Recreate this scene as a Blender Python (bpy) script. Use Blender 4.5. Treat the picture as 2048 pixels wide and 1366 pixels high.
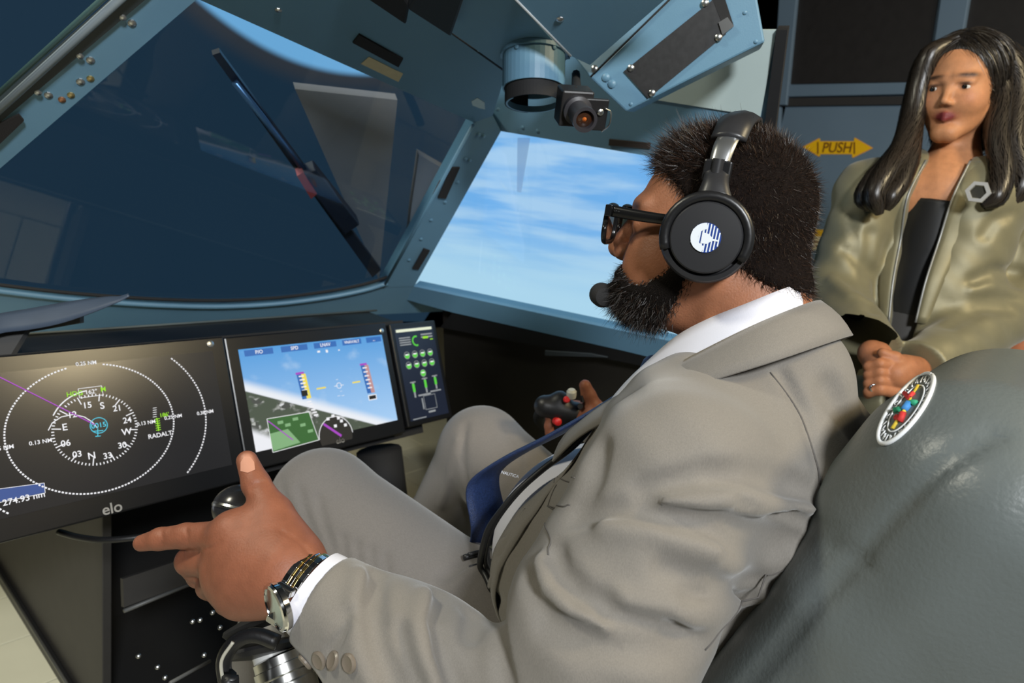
import bpy, bmesh, math, random
import numpy as np
from mathutils import Vector, Matrix
random.seed(7); RNG = np.random.default_rng(7)
SC = bpy.context.scene
for o in list(bpy.data.objects): bpy.data.objects.remove(o)
COL = SC.collection

# ------------------------------------------------------------------ camera
F = 1365.0
YAW, PIT, ROL = (math.radians(v) for v in (51, 13.5, 8.2))
CAM = np.array([0, 0, 1.30])
fw = np.array([math.sin(YAW)*math.cos(PIT), math.cos(YAW)*math.cos(PIT), -math.sin(PIT)])
r0 = np.array([math.cos(YAW), -math.sin(YAW), 0]); u0 = np.cross(r0, fw)
rt = math.cos(ROL)*r0 + math.sin(ROL)*u0
up = math.cos(ROL)*u0 - math.sin(ROL)*r0
def ray(px, py): return fw + rt*(px-1024)/F - up*(py-683)/F
def P(px, py, d): return CAM + ray(px, py)*d
def hit(px, py, p0, n):
    r = ray(px, py); n = np.asarray(n, float)
    return CAM + r*(((np.asarray(p0)-CAM) @ n)/(r @ n))
def atX(px, py, X): r = ray(px, py); return CAM + r*(X/r[0])
def atY(px, py, Y): r = ray(px, py); return CAM + r*(Y/r[1])
def atZ(px, py, Z): r = ray(px, py); return CAM + r*((Z-CAM[2])/r[2])
cd = bpy.data.cameras.new('camera'); cam = bpy.data.objects.new('camera', cd); COL.objects.link(cam)
cam.matrix_world = Matrix(((rt[0], up[0], -fw[0], CAM[0]), (rt[1], up[1], -fw[1], CAM[1]), (rt[2], up[2], -fw[2], CAM[2]), (0, 0, 0, 1)))
cd.sensor_width = 36; cd.lens = 36*F/2048; cd.clip_start = .02
cd.dof.use_dof = True; cd.dof.focus_distance = .74; cd.dof.aperture_fstop = 7.1
SC.camera = cam

# ------------------------------------------------------------------ world, lights, exposure
w = bpy.data.worlds.new('world'); SC.world = w; w.use_nodes = True
w.node_tree.nodes['Background'].inputs[0].default_value = (.30, .34, .40, 1)
w.node_tree.nodes['Background'].inputs[1].default_value = 0
def area(name, loc, target, size, power, col):
    l = bpy.data.lights.new(name, 'AREA'); l.size = size; l.energy = power; l.color = col; l.shape = 'DISK'
    o = bpy.data.objects.new(name, l); COL.objects.link(o); o.location = loc
    o.rotation_euler = (Vector(target)-Vector(loc)).to_track_quat('-Z', 'Y').to_euler()
    return o
area('ceiling_lamp_behind_offscreen', (-.62, -1.30, 2.42), (.8, .6, 1.1), .40, 72, (.94, .975, 1))
area('ceiling_lamp_right_offscreen', (1.20, -1.05, 2.55), (1.0, .4, .9), .40, 24, (1, .82, .50))
area('ceiling_lamp_left_offscreen', (-.50, 1.45, 2.5), (.25, 1.6, 0), .3, 24, (1, .96, .78))
SC.view_settings.view_transform = 'Standard'; SC.view_settings.look = 'None'
SC.view_settings.exposure = 0.0; SC.view_settings.gamma = 1; SC.view_settings.use_curve_mapping = False

# ------------------------------------------------------------------ materials
MATS = {}
def mat(name, col=(.5,.5,.5), rough=.5, metal=0, emit=0, noise=0, nscale=40, bump=0, bscale=300, spec=.5, coat=0, sheen=0, stretch=None, trans=0, attr=None, ecol=None):
    if name in MATS: return MATS[name]
    m = bpy.data.materials.new(name); m.use_nodes = True; nt = m.node_tree; b = nt.nodes['Principled BSDF']
    b.inputs['Base Color'].default_value = (*col, 1); b.inputs['Roughness'].default_value = rough; b.inputs['Metallic'].default_value = metal
    b.inputs['Specular IOR Level'].default_value = spec; b.inputs['Coat Weight'].default_value = coat
    b.inputs['Sheen Weight'].default_value = sheen; b.inputs['Transmission Weight'].default_value = trans
    tc = nt.nodes.new('ShaderNodeTexCoord'); mp = nt.nodes.new('ShaderNodeMapping'); nt.links.new(tc.outputs['Object'], mp.inputs[0])
    if stretch: mp.inputs['Scale'].default_value = stretch
    src = None
    if attr:
        a = nt.nodes.new('ShaderNodeAttribute'); a.attribute_name = attr; src = a.outputs['Color']
        nt.links.new(src, b.inputs['Base Color'])
    if noise:
        n = nt.nodes.new('ShaderNodeTexNoise'); n.inputs['Scale'].default_value = nscale; n.inputs['Detail'].default_value = 5
        nt.links.new(mp.outputs[0], n.inputs['Vector'])
        r = nt.nodes.new('ShaderNodeMapRange'); r.inputs['From Min'].default_value = .25; r.inputs['From Max'].default_value = .75
        r.inputs['To Min'].default_value = 1-noise; r.inputs['To Max'].default_value = 1+noise
        nt.links.new(n.outputs['Fac'], r.inputs['Value'])
        mx = nt.nodes.new('ShaderNodeVectorMath'); mx.operation = 'SCALE'
        if src is None: mx.inputs[0].default_value = col
        else: nt.links.new(src, mx.inputs[0])
        nt.links.new(r.outputs[0], mx.inputs['Scale']); nt.links.new(mx.outputs[0], b.inputs['Base Color'])
    if bump:
        n2 = nt.nodes.new('ShaderNodeTexNoise'); n2.inputs['Scale'].default_value = bscale; n2.inputs['Detail'].default_value = 3
        nt.links.new(mp.outputs[0], n2.inputs['Vector'])
        bp = nt.nodes.new('ShaderNodeBump'); bp.inputs['Strength'].default_value = bump; bp.inputs['Distance'].default_value = .002
        nt.links.new(n2.outputs['Fac'], bp.inputs['Height']); nt.links.new(bp.outputs[0], b.inputs['Normal'])
    if emit:
        b.inputs['Emission Color'].default_value = (*(ecol or col), 1); b.inputs['Emission Strength'].default_value = emit
    MATS[name] = m; return m
def srgb(r, g, b):
    f = lambda c: (c/255/12.92) if c/255 <= .04045 else ((c/255+.055)/1.055)**2.4
    return (f(r), f(g), f(b))
teal = mat('teal_paint', (.125, .255, .365), .42, noise=.07, nscale=6, bump=.06, bscale=500)
teal_dark = mat('dark_teal_paint', (.06, .115, .15), .45, noise=.08, nscale=6)
pale = mat('pale_mint_paint', (.55, .66, .64), .45, noise=.05, nscale=8)
black = mat('black_plastic', (.012, .012, .013), .42, bump=.08, bscale=600)
blackmat = mat('black_matte', (.010, .010, .011), .8)
bezel = mat('monitor_bezel', (.008, .008, .009), .28)
steel = mat('brushed_steel', (.62, .62, .60), .25, 1)
chrome = mat('polished_chrome', (.8, .8, .8), .10, 1)
gold = mat('gold_metal', (.85, .62, .22), .2, 1)
screwm = mat('screw_steel', (.60, .61, .60), .3, 1)
velcro = mat('black_velcro', (.018, .016, .016), .95, bump=.8, bscale=900)
tape = mat('masking_tape', srgb(205, 190, 150), .7, noise=.06, nscale=60)

# ------------------------------------------------------------------ mesh helpers
def link(name, me, m=None, parent=None, smooth=False):
    o = bpy.data.objects.new(name, me); COL.objects.link(o)
    if m is not None and not me.materials: me.materials.append(m)
    if smooth: me.polygons.foreach_set('use_smooth', [True]*len(me.polygons))
    if parent is not None:
        o.parent = parent; o.matrix_parent_inverse = parent.matrix_world.inverted() if False else Matrix.Translation(-wloc(parent))
    return o
def wloc(o):
    v = Vector(o.location)
    if o.parent is not None: v = Vector((0, 0, 0))     # child meshes hold world coordinates
    return v
def mesh(name, v, f, m=None, parent=None, smooth=False):
    me = bpy.data.meshes.new(name); me.from_pydata([tuple(map(float, p)) for p in v], [], [tuple(int(i) for i in q) for q in f]); me.update()
    return link(name, me, m, parent, smooth)
def thing(name, label, cat, loc, group=None):
    o = bpy.data.objects.new(name, None); COL.objects.link(o); o.location = tuple(map(float, loc)); o.empty_display_size = .05
    return tag(o, label, cat, group)
def tag(o, label, cat, group=None):
    o['label'] = label; o['category'] = cat
    if group: o['group'] = group
    return o
def struct(o, label=None):
    o['kind'] = 'structure'
    if label: o['label'] = label
    return o
def nrm(v): v = np.asarray(v, float); return v/np.linalg.norm(v)
def prism(name, pts, thick, m, parent=None, n=None, bevel=0):
    """planar polygon (3D points) extruded away from the camera side by thick"""
    pts = [np.asarray(p, float) for p in pts]; k = len(pts)
    if n is None:
        n = np.zeros(3)
        for i in range(k): n += np.cross(pts[i]-pts[0], pts[(i+1) % k]-pts[0])
    n = nrm(n)
    if n @ (CAM-pts[0]) < 0: n = -n
    bm = bmesh.new(); a = [bm.verts.new(p) for p in pts]; b = [bm.verts.new(p-n*thick) for p in pts]
    bm.faces.new(a); bm.faces.new(b[::-1])
    for i in range(k): bm.faces.new((a[i], b[i], b[(i+1) % k], a[(i+1) % k]))
    bmesh.ops.recalc_face_normals(bm, faces=bm.faces)
    if bevel: bmesh.ops.bevel(bm, geom=list(bm.edges), offset=bevel, segments=2, affect='EDGES', profile=.5)
    me = bpy.data.meshes.new(name); bm.to_mesh(me); bm.free()
    return link(name, me, m, parent)
def box(name, lo, hi, m, parent=None, bevel=0, M=None):
    bm = bmesh.new(); bmesh.ops.create_cube(bm, size=1)
    lo = np.array(lo, float); hi = np.array(hi, float)
    for v in bm.verts: v.co = Vector((lo+hi)/2+(hi-lo)*np.array(v.co))
    if bevel: bmesh.ops.bevel(bm, geom=list(bm.edges), offset=bevel, segments=2, affect='EDGES', profile=.5)
    if M is not None: bmesh.ops.transform(bm, matrix=M, verts=bm.verts)
    me = bpy.data.meshes.new(name); bm.to_mesh(me); bm.free()
    return link(name, me, m, parent)
def frame_of(axis, ref=(0, 0, 1)):
    z = nrm(axis); r = np.asarray(ref, float)
    if abs(z @ nrm(r)) > .98: r = np.array([1., 0, 0])
    x = nrm(np.cross(r, z)); y = np.cross(z, x); return x, y, z
def lathe(name, prof, base, axis, m, parent=None, seg=32, smooth=True, cap=True, ref=(0, 0, 1)):
    """prof: list of (radius, height along axis)"""
    x, y, z = frame_of(axis, ref); base = np.asarray(base, float); v = []; f = []
    for (r, h) in prof:
        for s in range(seg):
            t = 2*math.pi*s/seg; v.append(base+z*h+(x*math.cos(t)+y*math.sin(t))*r)
    for i in range(len(prof)-1):
        for s in range(seg):
            f.append((i*seg+s, i*seg+(s+1) % seg, (i+1)*seg+(s+1) % seg, (i+1)*seg+s))
    if cap:
        f.append(tuple(range(seg))[::-1]); f.append(tuple((len(prof)-1)*seg+s for s in range(seg)))
    o = mesh(name, v, f, m, parent)
    me = o.data
    if smooth:
        for p in me.polygons: p.use_smooth = len(p.vertices) == 4
        me.set_sharp_from_angle(angle=math.radians(35))
    return o
def spline(pts, n):
    """Catmull-Rom through pts (any dimension) resampled to n points"""
    p = np.asarray(pts, float); k = len(p)
    q = np.vstack([2*p[0]-p[1], p, 2*p[-1]-p[-2]]); out = []
    for t in np.linspace(0, k-1, n):
        i = min(int(t), k-2); u = t-i; a, b, c, d = q[i], q[i+1], q[i+2], q[i+3]
        out.append(.5*((2*b)+(-a+c)*u+(2*a-5*b+4*c-d)*u*u+(-a+3*b-3*c+d)*u**3))
    return np.array(out)
def tube_vf(pts, rad, seg=8, flat=None, ref=(0, 0, 1)):
    pts = np.asarray(pts, float); n = len(pts); rad = np.broadcast_to(np.asarray(rad, float), (n,))
    v = []; f = []; px_ = None
    for i in range(n):
        t = nrm(pts[min(i+1, n-1)]-pts[max(i-1, 0)])
        if px_ is None: x, y, _ = frame_of(t, ref)
        else: x = nrm(px_-t*(px_ @ t)); y = np.cross(t, x)
        px_ = x
        for s in range(seg):
            a = 2*math.pi*s/seg; v.append(pts[i]+(x*math.cos(a)+y*math.sin(a)*(flat or 1))*rad[i])
    for i in range(n-1):
        for s in range(seg): f.append((i*seg+s, i*seg+(s+1) % seg, (i+1)*seg+(s+1) % seg, (i+1)*seg+s))
    f.append(tuple(range(seg))[::-1]); f.append(tuple((n-1)*seg+s for s in range(seg)))
    return v, f
def tube(name, pts, rad, m, parent=None, seg=8, n=None, flat=None, ref=(0, 0, 1)):
    if n: pts = spline(pts, n)
    if n and np.ndim(rad) > 0: rad = np.interp(np.linspace(0, 1, n), np.linspace(0, 1, len(rad)), rad)
    v, f = tube_vf(pts, rad, seg, flat, ref); return mesh(name, v, f, m, parent, True)
def ribbon(name, A, B, thick, m, parent=None, n=None, out=None):
    """sheet between two rails A and B with a thickness; out = rough outward direction point (centre) to push away from"""
    A = np.asarray(A, float); B = np.asarray(B, float)
    if n: A = spline(A, n); B = spline(B, n)
    k = len(A); mid = 5; rows = []
    for i in range(k):
        t = A[min(i+1, k-1)]-A[max(i-1, 0)]; nn = np.cross(t, B[i]-A[i]); nn = nrm(nn)
        if out is not None and nn @ ((A[i]+B[i])/2-np.asarray(out)) < 0: nn = -nn
        rows.append([A[i]+(B[i]-A[i])*u+nn*thick*(.6*math.sin(math.pi*u)+.4) for u in np.linspace(0, 1, mid)]+[A[i]+(B[i]-A[i])*u for u in np.linspace(1, 0, mid)])
    v = [p for r in rows for p in r]; s = 2*mid; f = []
    for i in range(k-1):
        for j in range(s): f.append((i*s+j, i*s+(j+1) % s, (i+1)*s+(j+1) % s, (i+1)*s+j))
    f.append(tuple(range(s))); f.append(tuple((k-1)*s+j for j in range(s))[::-1])
    o = mesh(name, v, f, m, parent, True)
    bm = bmesh.new(); bm.from_mesh(o.data); bmesh.ops.recalc_face_normals(bm, faces=bm.faces); bm.to_mesh(o.data); bm.free()
    return o
def screw(p, n, r, parent, m=None):
    n = nrm(n)
    return lathe('screw', [(r, 0), (r*.95, r*.25), (r*.6, r*.5), (.15*r, r*.55)], p, n, m or screwm, parent, 10)
def joinvf(parts):
    V = []; Fc = []
    for v, f in parts:
        o = len(V); V += list(v); Fc += [tuple(i+o for i in q) for q in f]
    return V, Fc

# ------------------------------------------------------------------ implicit surfaces
def smin(a, b, k):
    h = np.clip(.5+.5*(b-a)/k, 0, 1); return b+(a-b)*h-k*h*(1-h)
def smax(a, b, k): return -smin(-a, -b, k)
def rc(p, a, b, r1, r2):
    a = np.asarray(a, np.float32); ba = np.asarray(b, np.float32)-a
    h = np.clip(((p-a) @ ba)/(ba @ ba), 0, 1)
    return np.linalg.norm(p-a-h[:, None]*ba, axis=1)-(r1+(r2-r1)*h)
def ell(p, c, r, R=None):
    q = p-np.asarray(c, np.float32)
    if R is not None: q = q @ np.asarray(R, np.float32).T
    r = np.asarray(r, np.float32); k0 = np.linalg.norm(q/r, axis=1); k1 = np.linalg.norm(q/(r*r), axis=1)
    return k0*(k0-1)/np.maximum(k1, 1e-6)
def rbox(p, c, h, r, R=None):
    q = p-np.asarray(c, np.float32)
    if R is not None: q = q @ np.asarray(R, np.float32).T
    q = np.abs(q)-np.asarray(h, np.float32)+r
    return np.linalg.norm(np.maximum(q, 0), axis=1)+np.minimum(q.max(1), 0)-r
def chain(p, pts, rads, k=.02):
    d = None
    for i in range(len(pts)-1):
        e = rc(p, pts[i], pts[i+1], rads[i], rads[i+1]); d = e if d is None else smin(d, e, k)
    return d
def pdist(p, pts):
    d = None
    for i in range(len(pts)-1):
        e = rc(p, pts[i], pts[i+1], 0, 0); d = e if d is None else np.minimum(d, e)
    return d
def field(func, pts, chunk=400000):
    out = np.empty(len(pts), np.float32)
    for i in range(0, len(pts), chunk): out[i:i+chunk] = func(pts[i:i+chunk])
    return out
def surface(func, lo, hi, res, B=6):
    """surface nets of func==0 on a sparse grid"""
    lo = np.asarray(lo, np.float32); hi = np.asarray(hi, np.float32)
    nb = np.ceil((hi-lo)/(res*B)).astype(int); N = nb*B
    g = np.stack(np.meshgrid(*[np.arange(k) for k in nb], indexing='ij'), -1).reshape(-1, 3)
    dc = field(func, (lo+(g+.5)*res*B-.5*res).astype(np.float32))
    D = np.empty(N, np.float32); Db = D.reshape(nb[0], B, nb[1], B, nb[2], B)
    Db[:] = np.sign(dc).reshape(nb)[:, None, :, None, :, None]
    keep = g[np.abs(dc) < res*B*1.25]
    loc = np.stack(np.meshgrid(*[np.arange(B)]*3, indexing='ij'), -1).reshape(-1, 3)
    idx = (keep[:, None, :]*B+loc[None]).reshape(-1, 3)
    D[idx[:, 0], idx[:, 1], idx[:, 2]] = field(func, (lo+idx*res).astype(np.float32))
    S = D < 0
    cnt = np.zeros(N-1, np.int8)
    for dx in (0, 1):
        for dy in (0, 1):
            for dz in (0, 1): cnt += S[dx:N[0]-1+dx, dy:N[1]-1+dy, dz:N[2]-1+dz]
    act = np.argwhere((cnt > 0) & (cnt < 8)); vid = np.full(N-1, -1, np.int32); vid[tuple(act.T)] = np.arange(len(act))
    corner = np.array([(a, b, c) for a in (0, 1) for b in (0, 1) for c in (0, 1)])
    acc = np.zeros((len(act), 3)); num = np.zeros(len(act))
    val = np.stack([D[tuple((act+c).T)] for c in corner], 1)
    for i in range(8):
        for j in range(i+1, 8):
            if np.abs(corner[i]-corner[j]).sum() != 1: continue
            a, b = val[:, i], val[:, j]; m = (a < 0) != (b < 0)
            t = np.where(m, a/np.where(a == b, 1, a-b), 0)
            acc += np.where(m[:, None], corner[i]+t[:, None]*(corner[j]-corner[i]), 0); num += m
    V = lo+(act+acc/np.maximum(num, 1)[:, None])*res
    quads = []
    for ax in range(3):
        sl0 = [slice(None)]*3; sl1 = [slice(None)]*3; sl0[ax] = slice(0, -1); sl1[ax] = slice(1, None)
        a, b = S[tuple(sl0)], S[tuple(sl1)]; e = np.argwhere(a != b); fl = a[tuple(e.T)]
        o1, o2 = [k for k in range(3) if k != ax]
        ok = (e[:, o1] > 0) & (e[:, o2] > 0) & (e[:, o1] < N[o1]-1) & (e[:, o2] < N[o2]-1); e = e[ok]; fl = fl[ok]
        def at(d1, d2):
            q = e.copy(); q[:, o1] += d1; q[:, o2] += d2; return vid[tuple(q.T)]
        q = np.stack([at(-1, -1), at(0, -1), at(0, 0), at(-1, 0)], 1)
        flip = fl if ax != 1 else ~fl
        q[~flip] = q[~flip][:, ::-1]; quads.append(q)
    Q = np.concatenate(quads); Q = Q[(Q >= 0).all(1)]
    # one projection step onto the surface
    Vf = V.astype(np.float32); d = field(func, Vf); e = res*.5; G = np.zeros_like(Vf)
    for ax in range(3):
        dv = np.zeros(3, np.float32); dv[ax] = e; G[:, ax] = (field(func, Vf+dv)-field(func, Vf-dv))/(2*e)
    gl = np.maximum((G*G).sum(1), .2)[:, None]
    V = Vf-np.clip(d[:, None]*G/gl, -res*.5, res*.5)
    return V, Q
def vmesh(name, V, Q, m, parent=None, color=None):
    me = bpy.data.meshes.new(name); me.vertices.add(len(V)); me.vertices.foreach_set('co', np.asarray(V, np.float32).ravel())
    me.loops.add(Q.size); me.loops.foreach_set('vertex_index', Q.astype(np.int32).ravel())
    me.polygons.add(len(Q)); me.polygons.foreach_set('loop_start', np.arange(0, Q.size, 4, dtype=np.int32))
    me.update(calc_edges=True); me.validate()
    me.polygons.foreach_set('use_smooth', [True]*len(me.polygons))
    if color is not None:
        a = me.color_attributes.new('tint', 'FLOAT_COLOR', 'POINT'); a.data.foreach_set('color', np.c_[color, np.ones(len(V))].astype(np.float32).ravel())
    return link(name, me, m, parent)
def cast(func, pts, t0=.3, t1=2.5):
    """march pixel rays onto an implicit surface; pts = [(px,py),...] -> 3D points"""
    R = np.array([ray(*q[:2]) for q in pts]); L = np.linalg.norm(R, axis=1)[:, None]; R = R/L; t = np.full(len(pts), t0)
    for _ in range(90):
        d = func((CAM+R*t[:, None]).astype(np.float32)); t = t+np.clip(d, -.02, .05)*.8
    miss = t > t1; 
    if miss.any() and not miss.all(): t[miss] = np.interp(np.flatnonzero(miss), np.flatnonzero(~miss), t[~miss])
    return CAM+R*t[:, None]
def grad(func, p):
    p = np.asarray(p, np.float32); e = .002; G = np.zeros_like(p)
    for ax in range(3):
        dv = np.zeros(3, np.float32); dv[ax] = e; G[:, ax] = func(p+dv)-func(p-dv)
    return G/np.maximum(np.linalg.norm(G, axis=1), 1e-9)[:, None]
def strands(name, roots, dirs, length, width, m, parent, segs=3, curl=.15, grav=0., bend=None):
    """many thin tapered hairs as one mesh"""
    n = len(roots); roots = np.asarray(roots); dirs = np.asarray(dirs)
    side = np.cross(dirs, RNG.normal(size=(n, 3))); side /= np.maximum(np.linalg.norm(side, axis=1), 1e-9)[:, None]
    length = np.broadcast_to(length, (n,)); width = np.broadcast_to(width, (n,))
    rnd = RNG.normal(size=(n, 3))*curl; V = np.zeros((n, segs+1, 2, 3))
    for s in range(segs+1):
        u = s/segs; c = roots+(dirs*u+rnd*u*u+np.array([0, 0, -grav])*u*u)*length[:, None]
        if bend is not None: c = c+bend*(u*u*length)[:, None]
        wv = (width*(1-.85*u))[:, None]*side*.5
        V[:, s, 0] = c-wv; V[:, s, 1] = c+wv
    b = np.arange(n)[:, None]*(2*(segs+1)); Q = np.concatenate([np.stack([b[:, 0]+2*s, b[:, 0]+2*s+1, b[:, 0]+2*s+3, b[:, 0]+2*s+2], 1) for s in range(segs)])
    return vmesh(name, V.reshape(-1, 3), Q, m, parent)
def text(name, s, pos, ex, ey, size, m, parent, align='CENTER', depth=.0004, shear=0):
    c = bpy.data.curves.new(name, 'FONT'); c.body = s; c.size = size; c.align_x = align; c.align_y = 'CENTER'; c.extrude = depth; c.offset = size*.012; c.shear = shear
    t = bpy.data.objects.new(name, c); COL.objects.link(t)
    dg = bpy.context.evaluated_depsgraph_get(); me = bpy.data.meshes.new_from_object(t.evaluated_get(dg))
    bpy.data.objects.remove(t)
    ex = nrm(ex); ez = nrm(np.cross(ex, ey)); ey = np.cross(ez, ex)
    M = Matrix(((ex[0], ey[0], ez[0], pos[0]), (ex[1], ey[1], ez[1], pos[1]), (ex[2], ey[2], ez[2], pos[2]), (0, 0, 0, 1)))
    me.transform(M); me.materials.clear(); me.name = name
    return link(name, me, m, parent)
# ================================================================== SETTING
floorm = mat('cream_floor', srgb(226, 222, 196), .45, noise=.05, nscale=5, bump=.05, bscale=40)
grout = mat('floor_joint', srgb(150, 148, 130), .8)
fl = struct(mesh('floor', [(-3, -3, -.012), (4, -3, -.012), (4, 4, -.012), (-3, 4, -.012)], [(0, 1, 2, 3)], grout), 'cream tiled floor with thin grey joints')
tm = None
for i in range(-2, 9):
    for j in range(1, 13):
        x0 = -.10+i*.30+(.15 if j % 2 else 0); y0 = j*.20
        if tm is None:
            b = box('floor_tile', (0, 0, -.012), (.296, .196, 0), floorm, None, .0015); tm = b.data; bpy.data.objects.remove(b)
        o = link('floor_tile', tm, floorm, fl); o.location = (x0, y0, 0)
wallm = mat('blue_grey_wall', srgb(104, 124, 142), .5, noise=.06, nscale=4, bump=.05, bscale=200)
darkwall = mat('dark_wall', (.05, .055, .065), .8)
struct(mesh('wall_rear', [(-3, -3, 0), (4, -3, 0), (4, -3, 2.8), (-3, -3, 2.8)], [(0, 1, 2, 3)], darkwall))
struct(mesh('wall_left', [(-3, -3, 0), (-3, 4, 0), (-3, 4, 2.8), (-3, -3, 2.8)], [(0, 1, 2, 3)], darkwall))
struct(mesh('ceiling', [(-3, -3, 2.8), (4, -3, 2.8), (4, 4, 2.8), (-3, 4, 2.8)], [(0, 1, 2, 3)], darkwall))
# --- wall behind the standing woman, running along wd
WB = P(1680, 295, 2.75); wd = nrm(ray(190, 231)*[1, 1, 0]); WN = nrm(np.cross(wd, [0, 0, 1]))
if WN @ (CAM-WB) < 0: WN = -WN
def W(px, py, off=0.): return hit(px, py, WB+WN*off, WN)
def wallpt(s, z, off=0.): q = WB+wd*s+WN*off; return np.array([q[0], q[1], z])
sA = (W(1552, 300)-WB) @ wd
wr = struct(prism('wall_right', [wallpt(sA, 0), wallpt(-4.2, 0), wallpt(-4.2, 2.8), wallpt(sA, 2.8)], .05, wallm), 'blue-grey painted wall behind the standing woman')
blackpan = mat('black_panel', (.020, .018, .018), .55, noise=.15, nscale=30)
def wpoly(name, pp, off, th, m, bev=0): return prism(name, [W(x, y, off) for x, y in pp], th, m, wr, WN, bev)
wpoly('black_panel', [(1597, -80), (1574, 168), (1850, 163), (1888, -80)], .006, .012, blackpan)
wpoly('black_panel', [(1948, -80), (1910, 160), (2300, 150), (2300, -80)], .006, .012, blackpan)
wpoly('frame_post', [(1562, -80), (1545, 210), (1572, 210), (1600, -80)], .022, .03, wallm, .003)
wpoly('frame_post', [(1892, -80), (1856, 170), (1908, 170), (1950, -80)], .022, .03, wallm, .003)
wpoly('frame_rail', [(1552, 170), (1550, 194), (2300, 178), (2300, 154)], .016, .03, wallm, .003)
wpoly('rubber_strip', [(1548, 196), (1545, 213), (2300, 202), (2300, 184)], .010, .012, mat('rubber', (.03, .028, .028), .7), .002)
wpoly('frame_post', [(1545, 213), (1520, 700), (1540, 700), (1560, 213)], .012, .02, wallm, .003)
# yellow PUSH arrow sticker
yel = mat('yellow_sticker', srgb(245, 190, 20), .5); yeldark = mat('sticker_print', srgb(120, 75, 10), .6); orangem = mat('sticker_edge', srgb(235, 165, 60), .6)
def sticker(pp, off, m, nm): return prism(nm, [W(x, y, off) for x, y in pp], .0008, m, None, WN)
arrow = [(1608, 294), (1640, 277), (1640, 283), (1708, 283), (1708, 276), (1743, 296), (1704, 315), (1704, 308), (1640, 308), (1640, 313)]
st = thing('push_sign', 'yellow double-headed arrow sticker reading PUSH on the blue-grey wall', 'sign', W(1675, 310))
c_ = np.array([1675., 295.]); big = [tuple(c_+(np.array(q)-c_)*1.05) for q in arrow]
a = sticker(big, .0012, orangem, 'border'); a.parent = st; a.matrix_parent_inverse = Matrix.Translation(-st.location)
a = sticker(arrow, .0020, yel, 'arrow'); a.parent = st; a.matrix_parent_inverse = Matrix.Translation(-st.location)
wx = nrm(W(1710, 295)-W(1640, 295)); text('lettering', 'PUSH', W(1674, 296, .0026), wx, (0, 0, 1), .056, yeldark, st)
for pp in ([(1634, 284), (1637, 284), (1637, 308), (1634, 308)], [(1707, 284), (1710, 284), (1710, 308), (1707, 308)]):
    a = sticker(pp, .0026, yeldark, 'stripe'); a.parent = st; a.matrix_parent_inverse = Matrix.Translation(-st.location)
st2 = thing('notice_label', 'small cream and yellow label on the wall behind the seated man', 'label', W(1640, 498))
for pp, m_, nm in (([(1612, 458), (1662, 460), (1657, 500), (1610, 500)], mat('cream_label', srgb(235, 220, 180), .5), 'card'), ([(1612, 458), (1662, 460), (1661, 473), (1612, 472)], yel, 'heading')):
    a = sticker(pp, .0014 if nm == 'card' else .002, m_, nm); a.parent = st2; a.matrix_parent_inverse = Matrix.Translation(-st2.location)
text('lettering', 'EXIT', W(1638, 487, .0026), wx, (0, 0, 1), .022, yeldark, st2) if False else None
for k, yy in enumerate((482, 490)):
    a = sticker([(1622, yy), (1652, yy+1), (1651, yy+4), (1621, yy+3)], .0024, yeldark, 'print_line'); a.parent = st2; a.matrix_parent_inverse = Matrix.Translation(-st2.location)

# ================================================================== COCKPIT SHELL
A_, L_ = math.radians(15), math.radians(40)
WPn = np.array([-math.sin(A_)*math.cos(L_), -math.cos(A_)*math.cos(L_), -math.sin(L_)]); WP0 = np.array([.778, 1.5, .914])
def wp(px, py, off=0.): return hit(px, py, WP0+WPn*off, WPn)
TR = wp(948, 245); TL = wp(400, 0)
e_ = nrm(TR-TL); v_ = nrm(np.array([0, -math.cos(math.radians(18)), math.sin(math.radians(18))])); CPn = nrm(np.cross(e_, v_))
if CPn[2] > 0: CPn = -CPn
def cp(px, py, off=0.): return hit(px, py, TR+CPn*off, CPn)
S1 = wp(1000, 262); S2 = wp(830, 571); sdv = nrm([.30, -.95, .02]); SPn = nrm(np.cross(S1-S2, sdv))
if SPn @ (CAM-S1) < 0: SPn = -SPn
def sp(px, py, off=0.): return hit(px, py, S1+SPn*off, SPn)
shell = thing('cockpit_shell', 'blue-grey painted cockpit frame of window posts and roof panels', 'cockpit frame', (.8, 1.3, .9))
sub = lambda o: o
eyebrow = prism('eyebrow_panel', [wp(340, -27), wp(400, 0), wp(948, 245), cp(1012, 222), cp(1004, 140), cp(905, 66), cp(800, -60), cp(500, -160)], .02, teal, shell, CPn) if False else \
    prism('eyebrow_panel', [cp(340, -27), cp(400, 0), cp(948, 245), cp(985, 232), cp(1012, 145), cp(905, 68), cp(760, -50), cp(560, -120)], .02, teal, shell, CPn)
post = prism('window_post', [wp(948, 245, .002), wp(985, 232, .002), wp(1002, 262, .002), wp(828, 573, .002), wp(765, 575, .002)], .03, teal, shell, WPn)
# moulded inner lip of the post, along the glass
tube('post_lip', [wp(946, 250, .006), wp(768, 572, .006)], .004, teal, shell, 6)
# curved sill under the windscreen
cur = [(-160, 560), (-60, 574), (0, 582), (100, 594), (200, 603), (330, 611), (450, 613), (560, 607), (660, 594), (730, 580), (775, 566)]
bot = [(-160, 690), (0, 680), (330, 648), (910, 622)]
pp = [wp(x, y, .001) for x, y in cur]+[wp(828, 573, .001), wp(900, 604, .001)]+[wp(x, y, .001) for x, y in bot[::-1]]
prism('window_sill', pp, .012, teal, shell, WPn)
tube('sill_lip', [wp(x, y, .004) for x, y in cur], .006, teal, shell, 8, n=40)
tube('sill_seal', [wp(x, y-12, .0) for x, y in cur[1:]], .004, blackmat, shell, 6, n=40)
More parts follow.
